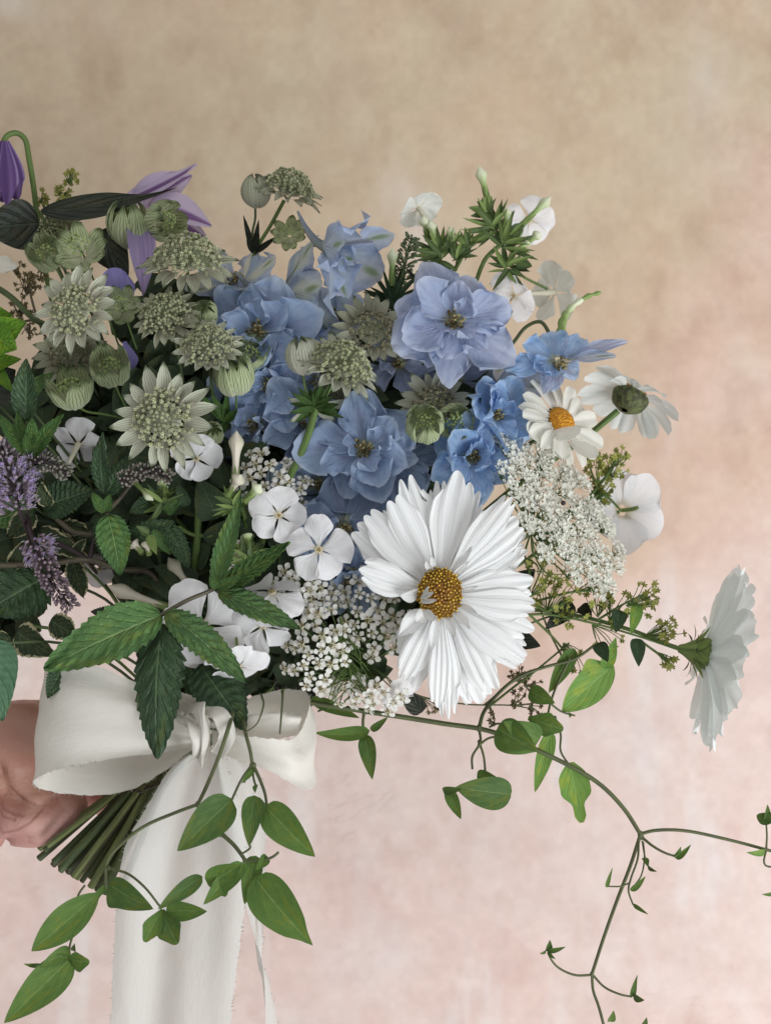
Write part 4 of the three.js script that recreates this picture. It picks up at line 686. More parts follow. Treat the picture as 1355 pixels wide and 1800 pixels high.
sprig('mint sprig with three large serrated leaves lying over the bow and phlox', [
  [M.mint, [286, 1080, 84], [78, 1178, 92], 50, { hint: [-0.1, 0.35, 1], bend: -0.35, sn: 13 }],
  [M.mintDark, [286, 1096, 80], [268, 1334, 100], 50, { hint: [-0.3, 0.1, 1], bend: -0.3, fold: -0.3 }],
  [M.mintB, [292, 1076, 84], [436, 1200, 90], 31, { hint: [0.25, 0.35, 1], bend: -0.7 }],
  [M.mintDark, [284, 1100, 76], [300, 1180, 78], 18, {}],
], [[[282, 1082, 84], [330, 1055, 78], [378, 1034, 72], [400, 1010, 60], [410, 1060, 30], [380, 1200, 10], K]]);
sprig('mint tip with one upright leaf and two small ones by the phlox pair', [
  [M.mint, [380, 1034, 74], [418, 868, 84], 22, { hint: [-0.5, 0.0, 1], bend: 0.2, fold: 0.35 }],
  [M.mintYoung, [386, 1032, 76], [512, 958, 92], 24, { hint: [0.1, 0.6, 1], bend: 0.25, puck: 0.1 }],
  [M.mintB, [384, 1040, 76], [526, 1112, 84], 24, { hint: [0.1, 0.45, 1], bend: -0.4 }],
  [M.mintYoung, [382, 1036, 78], [430, 1010, 88], 10, {}], [M.mintYoung, [382, 1036, 78], [372, 1010, 86], 9, {}],
], [[[380, 1036, 74], [400, 1060, 50], [390, 1180, 20], K]], M.stemPurple);
leafThing('mint_leaf', 'dark serrated mint leaf hanging over the bow knot', M.mintDark, [352, 1170, 58], [432, 1284, 78], 46, { hint: [0.3, 0.2, 1] });
leafThing('mint_leaf', 'small dark mint leaf pointing down beside the bow loop', M.mintDark, [118, 1160, 74], [84, 1228, 80], 20, {});
leafThing('mint_leaf', 'dark mint leaf edge above the big mint leaf at left', M.dark, [230, 1080, 60], [160, 1075, 62], 16, {});
leafThing('mint_leaf', 'pointed glossy dark leaf at the left edge beside the cupped bud', M.mintDark, [46, 740, 56], [47, 630, 66], 24, { serr: 0.06, fold: 0.4, bend: 0.1 });
leafThing('mint_leaf', 'green leaf pointing right behind the pointed glossy leaf', M.mint, [40, 700, 44], [96, 655, 50], 15, { serr: 0, fold: 0.3 });
sprig('young lime green mint tip under the pointed glossy leaf', [
  [M.mintYoung, [52, 800, 56], [30, 720, 66], 18, { hint: [-0.4, 0, 1] }], [M.mintYoung, [56, 800, 58], [116, 732, 70], 16, { hint: [0.2, 0.3, 1] }], [M.mintYoung, [54, 795, 60], [60, 735, 72], 15, { hint: [0.3, 0, 1] }], [M.mintYoung, [50, 800, 58], [0, 725, 62], 14, {}], [M.mintYoung, [54, 800, 60], [46, 760, 72], 10, {}], [M.mintYoung, [54, 800, 60], [72, 770, 72], 9, {}],
], [[[54, 800, 54], [60, 850, 40], [200, 1050, 10], K]]);
sprig('bright lime leaves at the left edge', [
  [M.lime, [-20, 600, 50], [46, 566, 58], 30, { serr: 0, fold: 0.2, puck: 0.02 }], [M.lime, [-10, 590, 54], [30, 612, 60], 30, { serr: 0, puck: 0.03 }], [M.lime, [-20, 560, 46], [20, 552, 50], 22, { serr: 0 }], [M.lime, [-30, 640, 44], [38, 634, 50], 15, { serr: 0 }], [M.lime, [-10, 640, 40], [24, 690, 52], 12, { serr: 0 }],
], [[[-20, 600, 46], [20, 700, 10], [200, 1000, -5], K]], M.stem, 'lime_leaf_sprig', 'leaves', 3);
leafThing('dark_leaf', 'broad dark oval leaf at the left edge beside the clematis stem', M.dark, [70, 392, 20], [-30, 402, 36], 44, { serr: 0, puck: 0, prof: ovate, bend: 0.2, hint: [0.1, -0.2, 1] });
leafThing('dark_leaf', 'long dark twisted leaf stretching across to the pale clematis', M.dark, [72, 372, 26], [312, 352, 44], 27, { serr: 0, puck: 0, prof: t => lance(t) * (1 - 0.45 * sst(0.45, 0.8, t)), bend: 0.35, skew: -0.08, twist: 0.9, hint: [0, -0.1, 1], ruf: 0.25 });
leafThing('dark_leaf', 'dark leaf hanging between the cupped buds and the clematis petal', M.dark, [174, 408, 20], [226, 486, 22], 34, { serr: 0, puck: 0, prof: ovate });
leafThing('dark_leaf', 'dull round leaf in shadow at the left edge under the lime leaves', M.dark, [-20, 690, 34], [28, 650, 40], 40, { serr: 0, puck: 0.02, prof: ovate });
leafThing('mint_leaf', 'large dark veined mint leaf at the left edge beside the purple spike', M.mintDark, [86, 1012, 36], [-30, 1080, 50], 58, { hint: [0.1, 0.3, 1], sn: 12 });
leafThing('grey_leaf', 'smooth grey green leaf cut off by the left edge above the hand', M.grey, [-20, 1130, 78], [6, 1268, 90], 52, { serr: 0, puck: 0.02, prof: ovate, bend: -0.3 });
sprig('cream edged variegated leaves above the hand', [
  [M.varieg, [30, 1110, 56], [92, 1150, 66], 30, { serr: 0.1, sn: 7, ruf: 0.35, puck: 0.03 }], [M.varieg, [90, 1090, 50], [140, 1120, 54], 24, { serr: 0.1, sn: 7, ruf: 0.3 }], [M.varieg, [20, 1120, 60], [-20, 1150, 66], 24, { serr: 0.1, sn: 6, ruf: 0.3 }], [M.varieg, [128, 985, 32], [150, 1050, 36], 20, { serr: 0.1, sn: 6, ruf: 0.4 }], [M.varieg, [60, 900, 40], [16, 950, 44], 22, { serr: 0.1, sn: 6, ruf: 0.4 }],
], [[[60, 1100, 46], [150, 1120, 30], K]], M.stem, 'variegated_sprig', 'leaves', 3);
sprig('variegated leaf scraps with cream teeth in the shade at left', [
  [M.varieg, [70, 930, 34], [150, 985, 40], 20, { serr: 0.15, sn: 5, ruf: 0.6, puck: 0.04 }], [M.varieg, [110, 925, 32], [160, 930, 38], 16, { serr: 0.15, sn: 5, ruf: 0.5 }], [M.varieg, [85, 890, 44], [72, 850, 52], 16, { serr: 0.1, sn: 4, ruf: 0.5 }], [M.varieg, [20, 1000, 40], [50, 950, 52], 14, { serr: 0.1, sn: 4, ruf: 0.6 }], [M.varieg, [130, 975, 36], [150, 950, 44], 10, { serr: 0.1, sn: 4, ruf: 0.6 }],
], [[[110, 960, 32], [200, 1050, 20], K]], M.stem, 'variegated_sprig', 'leaves', 2.6);
sprig('small mint sprig with pointed dark leaves left of the large low masterwort', [
  [M.mintDark, [185, 868, 50], [176, 760, 58], 19, { hint: [-0.4, 0, 1] }], [M.mintYoung, [186, 900, 54], [162, 865, 60], 11, { serr: 0 }], [M.mintYoung, [188, 898, 54], [196, 868, 60], 10, { serr: 0 }], [M.mintDark, [188, 870, 48], [226, 800, 52], 18, {}], [M.mint, [190, 905, 50], [216, 1010, 56], 30, { hint: [0.3, 0.1, 1] }], [M.mintDark, [192, 905, 44], [186, 990, 46], 26, {}],
], [[[188, 900, 50], [208, 880, 46], [235, 846, 40]], [[188, 900, 50], [200, 1000, 30], K]], M.stemBrown);
sprig('dark mint leaves in the shade right of the small sprig', [
  [M.mintDark, [226, 952, 44], [310, 920, 50], 22, {}], [M.mintDark, [290, 920, 48], [334, 1000, 56], 20, { hint: [0.4, 0.1, 1] }], [M.mintDark, [272, 880, 40], [226, 900, 46], 16, {}], [M.mint, [290, 900, 46], [320, 880, 52], 12, {}], [M.mintDark, [330, 890, 44], [310, 850, 50], 12, {}],
], [[[270, 940, 40], [300, 1060, 20], K]], M.stemDark);
leafThing('mint_leaf', 'broad dark mint leaf lying in the shade behind the dark bud spike', M.mintDark, [76, 892, 36], [166, 862, 38], 36, { hint: [0, 0.3, 1] });
leafThing('mint_leaf', 'dark green mint leaf behind the lilac flower spike at left', M.mint, [60, 890, 30], [-20, 920, 36], 30, {});
leafThing('mint_leaf', 'dark mint leaf hanging behind the lowest phlox', M.mintDark, [330, 1150, 36], [350, 1235, 44], 26, {});
leafThing('broad_leaf', 'broad smooth dark leaf behind the bow under the yarrow', M.dark, [520, 1192, 8], [520, 1262, 10], 42, { serr: 0, puck: 0, prof: t => 0.9 - 0.2 * t * t, round: 0.3, fold: 0.1 });
{ // brown stems crossing the shade at the left
  const h = thing('woody_stem', 'brown woody stems crossing in the shade at the lower left', 'stem', P(155, 985, 44));
  worldPart(h, 'stem', tube([[-60, 992, 48], [0, 994, 47], [90, 990, 46], [155, 984, 44], [210, 1000, 40], [270, 1012, 30], K], 5.5 * U(44)), M.stemBrown);
  worldPart(h, 'branch', tube([[92, 950, 46], [130, 968, 45], [158, 985, 44]], 4.5 * U(44)), M.stemPurple);
  worldPart(h, 'branch', tube([[158, 984, 44], [166, 950, 42], [176, 915, 38]], 4.2 * U(44)), M.stemPurple);
  worldPart(h, 'branch', tube([[100, 912, 40], [130, 935, 41], [165, 940, 40]], 5 * U(44)), M.stemBrown);
}
{ const h = thing('cut_stem', 'upright cut green stem stub in the dark centre', 'stem', P(348, 930, 30));
  worldPart(h, 'stem', tube([[349, 898, 36], [347, 950, 33], [342, 1010, 26], [350, 1200, 8]], 6.5 * U(34), 7 * U(34)), M.stem); worldPart(h, 'branch', tube([[346, 942, 34], [330, 936, 36], [314, 925, 38]], 3.5 * U(34)), M.stem); worldPart(h, 'branch', tube([[346, 940, 34], [370, 942, 36], [392, 925, 36]], 3.5 * U(34)), M.stem); }
{ const h = thing('flower_stalk', 'dark bare stem slanting down at the left edge', 'flower stem', P(20, 530, 20)); worldPart(h, 'stem', tube([[-30, 490, 22], [20, 522, 22], [60, 560, 20], [110, 590, 10], [250, 900, -10], K], 5.5 * U(20)), M.stemDark); }

// ---------------------------------------------------------------- mint flower spikes
mintSpike('fluffy lilac mint spike cut off by the left edge', [[36, 900, 58], [26, 860, 60], [14, 820, 60], [-2, 780, 58]], 46, 30, 240, { lilac: 0.66, bs: 6, stem: [[58, 960, 40], [48, 930, 50]], pale: [0.34, 0.28, 0.32] });
mintSpike('dark purple mint spike drooping at lower left with lilac florets at its base', [[58, 945, 60], [78, 990, 62], [98, 1030, 62], [126, 1068, 60]], 30, 15, 210, { lilac: 0.25, bs: 5.4, stem: [[48, 905, 50]], pale: [0.3, 0.22, 0.26] });
mintSpike('short dark mint bud spike right of the fluffy lilac spike', [[56, 812, 56], [80, 812, 58], [104, 822, 56], [118, 836, 54]], 20, 15, 110, { lilac: 0.2, bs: 4.5, pale: [0.26, 0.24, 0.2] });
mintSpike('dark mint bud spike lying under the large low masterwort', [[212, 846, 58], [236, 832, 62], [266, 826, 64], [300, 840, 62]], 17, 12, 130, { bs: 4.5, pale: [0.26, 0.23, 0.2] });
mintSpike('upright dark green bud spike at the top between the blue blossoms', [[700, 520, 2], [708, 480, 4], [716, 445, 4], [724, 418, 4]], 17, 8, 90, { bs: 6, dark: [0.03, 0.045, 0.02], pale: [0.12, 0.16, 0.08], stem: [[680, 640, -20]], stemM: M.stemDark });

// ---------------------------------------------------------------- sprays of tiny flowers
starSpray('lime flower spray reaching out right below the lacy umbel', [[[880, 1085, 10], [960, 1080, 12], [1040, 1095, 14], [1120, 1118, 14], [1200, 1145, 10]], [[930, 1060, 12], [1010, 1040, 14], [1060, 1040, 14]], [[1050, 1090, 12], [1090, 1065, 14], [1140, 1040, 14]], [[930, 1080, 10], [980, 1130, 8], [1010, 1175, 8]], [[1130, 1130, 12], [1170, 1160, 12], [1185, 1176, 12]], [[850, 1250, 0], [900, 1210, 4], [940, 1180, 6], [1000, 1130, 4]]],
  [[945, 1010, 16, 30, 16, 930, 1050], [985, 1035, 16, 34, 22, 960, 1075], [940, 1052, 18, 22, 12, 960, 1075], [1000, 1082, 14, 32, 14, 1000, 1088], [1050, 1045, 14, 28, 16, 1050, 1085], [1085, 1062, 16, 26, 16, 1070, 1090], [1138, 1042, 14, 24, 14, 1100, 1065], [1140, 1072, 14, 14, 5, 1100, 1065], [1175, 1108, 12, 28, 18, 1130, 1120], [1180, 1165, 14, 18, 8, 1150, 1145], [1010, 1165, 8, 30, 12, 990, 1130], [1060, 1120, 10, 34, 10, 1040, 1098], [1030, 1010, 6, 40, 14, 1010, 1040]], M.galium, M.stem);
starSpray('sparse brownish flower sprig right under the big cosmos', [[[690, 1200, 10], [740, 1224, 6], [820, 1238, 2], [900, 1240, 0], [935, 1246, 0]], [[850, 1240, 0], [900, 1200, 2], [940, 1180, 2]]], [[758, 1238, 4, 20, 9, 740, 1226], [920, 1230, 2, 22, 12, 900, 1240], [940, 1200, 2, 22, 10, 920, 1205], [905, 1180, 6, 18, 8, 915, 1200], [870, 1262, 4, 12, 4, 860, 1240], [945, 1250, 0, 14, 5, 930, 1240]], M.galiumDark, M.stemVine, { sr: 1.7, fs: 6.5 });
starSpray('lime flower cluster in front of the white bellflower', [[[1030, 880, -14], [1060, 870, -14], [1092, 898, -14]], [[1030, 880, -14], [1070, 830, -16], [1085, 800, -18]], [[1030, 880, -14], [900, 960, -25], [600, 1150, -20], K]], [[1060, 868, -14, 22, 18, 1050, 880], [1080, 818, -18, 26, 22, 1070, 840], [1050, 846, -16, 22, 14, 1050, 870], [1090, 800, -18, 14, 8, 1080, 820], [1040, 815, -12, 22, 10, 1050, 850]], M.galium, M.stem, { sr: 3 });
starSpray('yellow green flower tuft standing at the top left', [[[112, 420, 4], [116, 380, 4], [122, 330, 4]], [[112, 420, 4], [90, 390, 2], [72, 350, 0]], [[112, 420, 4], [250, 900, -15], K]], [[124, 312, 4, 16, 18], [112, 340, 4, 16, 20], [122, 352, 4, 14, 12], [72, 345, 0, 14, 10], [66, 372, 0, 12, 8], [95, 365, 2, 14, 8]], M.galium, M.stem, { fs: 6 });
starSpray('brown dried flower tuft at the left edge above the lime leaves', [[[66, 560, 10], [55, 520, 10], [48, 480, 10]], [[66, 560, 10], [30, 570, 6], [20, 580, 6]], [[66, 560, 10], [220, 900, -15], K]], [[48, 500, 10, 24, 26], [30, 472, 8, 16, 12], [36, 540, 8, 22, 16], [52, 572, 10, 22, 14], [22, 560, 4, 18, 10], [70, 480, 12, 18, 10]], M.galiumDark, M.stemBrown, { fs: 5.5 });

// ---------------------------------------------------------------- trailing vines
const heart = t => t < 0.34 ? Math.sqrt(Math.max(0, 1 - ((t - 0.34) / 0.345) ** 2)) : Math.max(0.01, Math.pow(Math.cos((t - 0.34) / 0.66 * PI / 2), 0.8));
const vl = { prof: ovate, serr: 0, puck: 0.0, round: 0, nu: 18, nv: 10, fold: 0.12, cup: 0.12, bend: -0.45 };
function vine(label, stems, leaves, r) {
  const h = thing('trailing_vine', label, 'vine', P(...stems[0][0][0]), 'trailing leafy vines');
  for (const [s, w, w2] of stems) worldPart(h, 'stem', tube(s, (w ?? r) * U(s[0][2]), (w2 ?? w ?? r) * U(s[0][2])), M.stemVine);
  for (const [s, w] of stems) if ((w ?? r) > 2.1) { const q = s[0]; worldPart(h, 'node', new THREE.SphereGeometry((w ?? r) * 1.5 * U(q[2]), 8, 6).scale(1, 1.3, 1).translate(...P(...q).toArray()), M.stemVine); }
  for (const [x, y, x2, y2, w, z, o, m] of leaves) blade(h, 'leaf', m ?? (R() < 0.3 ? M.vineDeep : M.vine), [x, y, z], [x2, y2, z + (o?.dz ?? 8)], w * (w > 12 ? 0.9 : 1), { ...vl, ...(o ?? {}) });
  return h;
}
vine('long vine arching out from the bow to the lower right corner', [
  [[[360, 1236, 18], [430, 1234, 22], [500, 1230, 26], [640, 1250, 30], [780, 1272, 30], [860, 1285, 30], [960, 1326, 28], [1048, 1374, 26], [1095, 1420, 24], [1125, 1466, 22]], 5, 3.8],
  [[[1125, 1466, 22], [1150, 1460, 22], [1200, 1460, 20], [1275, 1475, 18], [1370, 1500, 14]], 3.2, 2.8], [[[1125, 1467, 22], [1108, 1520, 24], [1085, 1580, 26], [1060, 1650, 28], [1040, 1712, 28]], 3.4, 3], [[[1040, 1712, 28], [1042, 1740, 28], [1052, 1770, 28], [1064, 1815, 28]], 2.6],
  [[[1040, 1714, 28], [1010, 1714, 30], [980, 1700, 32], [965, 1680, 34], [963, 1668, 34]], 2.2, 1.8], [[[1040, 1712, 28], [1062, 1735, 30], [1090, 1748, 32], [1110, 1752, 32]], 2.2, 1.8], [[[1128, 1472, 22], [1148, 1488, 26], [1170, 1500, 28], [1190, 1506, 28]], 2.6, 2], [[[1122, 1476, 22], [1120, 1510, 30], [1108, 1545, 32], [1104, 1565, 32], [1112, 1590, 32]], 2, 1.6], [[[1106, 1552, 32], [1090, 1558, 34], [1066, 1558, 34]], 1.6, 1.3], [[[1130, 1480, 22], [1132, 1510, 28], [1126, 1540, 30], [1112, 1560, 30]], 1.6, 1.3], [[[1128, 1478, 22], [1134, 1510, 26], [1140, 1525, 26]], 1.6],
  [[[842, 1280, 30], [850, 1252, 26], [880, 1215, 22], [915, 1188, 18], [960, 1172, 16], [1010, 1158, 14], [1050, 1130, 12]], 3.6, 2.6], [[[842, 1282, 30], [844, 1305, 34], [830, 1330, 36], [830, 1352, 36]], 2.6, 2], [[[842, 1304, 33], [850, 1330, 36], [853, 1362, 36]], 2.2, 2], [[[842, 1310, 33], [858, 1298, 36], [880, 1294, 38], [898, 1296, 38]], 2.2, 2], [[[860, 1278, 30], [878, 1272, 34], [890, 1282, 36]], 2, 1.6],
  [[[975, 1262, 24], [985, 1290, 22], [985, 1320, 22], [1000, 1345, 22]], 2.2, 1.8], [[[960, 1230, 22], [985, 1250, 20], [1010, 1258, 18]], 2, 1.8], [[[1000, 1160, 14], [980, 1200, 18], [966, 1240, 22], [962, 1262, 24]], 2.4, 2], [[[640, 1252, 30], [638, 1270, 30], [640, 1290, 30]], 3, 2.4], [[[945, 1060, 10], [965, 1110, 8], [985, 1150, 8], [1000, 1180, 6]], 1.8], [[[920, 1100, 8], [980, 1080, 6], [1040, 1075, 4]], 1.8],
  [[[1346, 1490, 14], [1347, 1470, 16], [1346, 1450, 16]], 2, 1.6], [[[1346, 1494, 14], [1342, 1515, 16], [1346, 1522, 16], [1370, 1524, 16]], 1.8],
], [
  [874, 1280, 946, 1322, 34, 36, { prof: heart, round: 0.1, dz: 12, ruf: 0.2 }], [948, 1300, 884, 1268, 26, 34, {}], [928, 1262, 990, 1282, 24, 26, { prof: obovate, round: 0.3 }, M.vine], [1000, 1252, 1000, 1262, 4, 18, {}],
  [930, 1214, 975, 1236, 18, 26, {}], [968, 1285, 944, 1394, 17, 20, { skew: 0.04, bend: 0.5 }, M.vinePale], [1002, 1340, 1022, 1446, 30, 20, { prof: t => t < 0.5 ? 0.2 + 0.8 * Math.sin(Math.min(1, t / 0.3) * PI / 2) : 1 - 0.62 * sst(0.5, 0.72, t) - 0.25 * sst(0.9, 1, t), bend: 0.3 }, M.vinePale],
  [1078, 1170, 988, 1250, 33, 10, { lobe: 0.6, bend: 0.3, prof: t => Math.max(0.05, Math.sin(PI * Math.pow(t, 0.85)) ** 0.7), round: 0 }, M.vinePale], [1010, 1140, 964, 1218, 17, 12, { bend: 0.5 }, M.vine], [1062, 1175, 1082, 1120, 14, 12, {}, M.vinePale],
  [1118, 1122, 1122, 1172, 15, 20, {}, M.mintDark], [1088, 1072, 1082, 1112, 16, 18, { serr: 0 }, M.mintDark], [1050, 1130, 1068, 1164, 15, 18, {}, M.mintDark], [1005, 1058, 958, 1106, 20, 2, {}, M.dark], [1020, 1065, 1040, 1085, 12, 4, {}, M.dark], [1120, 1060, 1108, 1116, 13, 12, {}, M.vinePale], [900, 1118, 950, 1136, 20, 40, {}, M.dark], [905, 1030, 940, 1000, 22, 0, {}, M.dark],
  [898, 1396, 800, 1384, 33, 40, { prof: heart, bend: -0.3 }], [838, 1362, 880, 1372, 14, 36, {}], [786, 1386, 810, 1440, 13, 42, { bend: 0.4 }], [778, 1390, 812, 1386, 8, 44, {}],
  [650, 1284, 556, 1302, 15, 34, { bend: 0.6, skew: 0.15, hint: [0, 0.5, 1] }], [640, 1292, 662, 1368, 17, 32, { bend: -0.4, skew: 0.1 }], [652, 1284, 682, 1260, 7, 32, {}], [742, 1252, 700, 1205, 19, 14, {}, M.dark], [545, 1228, 632, 1262, 13, 20, { bend: 0.2 }],
  [964, 1672, 966, 1652, 6, 34, { dz: 4 }], [962, 1672, 994, 1664, 5, 34, {}], [962, 1672, 976, 1686, 4, 34, {}], [960, 1670, 948, 1676, 4, 34, {}], [1112, 1752, 1104, 1718, 6, 32, { skew: 0.3 }], [1112, 1750, 1132, 1758, 8, 32, {}], [1186, 1508, 1214, 1484, 6, 28, { fold: 0.6 }], [1186, 1506, 1196, 1488, 5, 28, {}], [1066, 1560, 1066, 1526, 4, 34, { skew: 0.2 }], [1112, 1590, 1140, 1604, 4, 32, { skew: 0.1 }], [1108, 1566, 1134, 1540, 6, 32, {}], [1138, 1524, 1154, 1532, 4, 26, {}], [1132, 1508, 1138, 1524, 6, 28, {}],
  [1330, 1440, 1372, 1432, 13, 18, {}], [1346, 1446, 1348, 1414, 7, 18, {}], [1344, 1496, 1312, 1508, 6, 16, { skew: 0.2 }, M.vinePale], [1360, 1570, 1338, 1572, 4, 16, {}], [1072, 1796, 1078, 1776, 7, 28, {}], [1128, 1806, 1136, 1788, 6, 28, {}],
], 3);
vine('hanging vine with oval leaves in front of the ribbon tails', [
  [[[412, 1240, 50], [404, 1272, 90], [385, 1330, 96], [362, 1385, 98], [348, 1414, 98]], 3.8, 3.2], [[[348, 1414, 98], [310, 1428, 98], [255, 1452, 96], [215, 1482, 92], [190, 1512, 88], [186, 1550, 86], [186, 1562, 86]], 3.2, 3], [[[192, 1526, 88], [225, 1536, 92], [255, 1560, 96], [282, 1594, 98]], 2.4, 2],
  [[[426, 1240, 50], [432, 1290, 88], [440, 1320, 92], [444, 1346, 94]], 3.4, 3], [[[442, 1346, 94], [425, 1370, 98], [406, 1410, 102]], 2.6, 2.2], [[[446, 1346, 94], [458, 1372, 98], [466, 1395, 100], [470, 1422, 100]], 3.4, 2.4], [[[444, 1348, 94], [446, 1368, 96], [450, 1382, 98]], 2, 2], [[[440, 1350, 94], [432, 1366, 96], [430, 1376, 96]], 2, 1.5],
  [[[388, 1464, 96], [412, 1486, 98], [430, 1510, 100], [456, 1548, 100]], 4, 3], [[[430, 1512, 100], [462, 1512, 102], [480, 1506, 102], [490, 1498, 102]], 2.6, 2.4], [[[424, 1502, 100], [440, 1490, 100], [438, 1484, 100]], 2], [[[150, 1556, 84], [140, 1570, 86], [132, 1595, 88]], 2], [[[130, 1640, 90], [124, 1660, 92], [122, 1672, 92]], 2, 2], [[[186, 1556, 86], [160, 1600, 88], [140, 1625, 90]], 2.4, 2], [[[497, 1215, 60], [496, 1240, 90], [492, 1290, 96]], 2.4, 1.6], [[[460, 1222, 60], [462, 1246, 92], [452, 1272, 96], [430, 1288, 92]], 2, 1],
], [
  [408, 1404, 312, 1496, 37, 104, { bend: -0.3 }], [447, 1398, 438, 1488, 21, 104, { lobe: -0.3 }], [466, 1416, 554, 1506, 34, 104, { bend: -0.4 }], [428, 1516, 358, 1590, 20, 104, { bend: 0.3 }], [366, 1556, 424, 1520, 27, 106, { lobe: 0.4, bend: 0.3 }], [448, 1542, 550, 1662, 44, 104, { bend: -0.5, prof: t => ovate(t) * (1 - 0.35 * sst(0.7, 0.92, t)) }], [450, 1504, 430, 1590, 20, 98, {}], [470, 1505, 450, 1530, 10, 100, {}],
  [192, 1554, 270, 1598, 28, 92, { lobe: 0.3 }], [356, 1540, 278, 1598, 17, 100, { bend: 0.3 }], [286, 1598, 254, 1656, 19, 100, { prof: obovate, round: 0.25 }], [286, 1600, 312, 1660, 26, 100, { prof: obovate, round: 0.25 }], [292, 1602, 364, 1602, 20, 98, { lobe: -0.3, bend: 0.3 }], [186, 1560, 56, 1672, 31, 90, { bend: -0.2, prof: t => Math.max(0.02, 0.22 * (1 - t) + 0.95 * Math.pow(Math.sin(PI * Math.pow(clamp((t - 0.12) / 0.88), 0.95)), 0.8) * (t > 0.12 ? 1 : 0)) }],
  [126, 1684, 8, 1798, 36, 94, { bend: -0.3 }], [120, 1686, 158, 1690, 20, 94, { prof: obovate, round: 0.25 }], [124, 1668, 70, 1700, 15, 92, {}], [72, 1696, 42, 1694, 5, 92, {}], [450, 1380, 449, 1394, 5, 98, {}], [130, 1672, 132, 1658, 5, 92, {}], [446, 1352, 424, 1378, 5, 95, {}],
], 3);

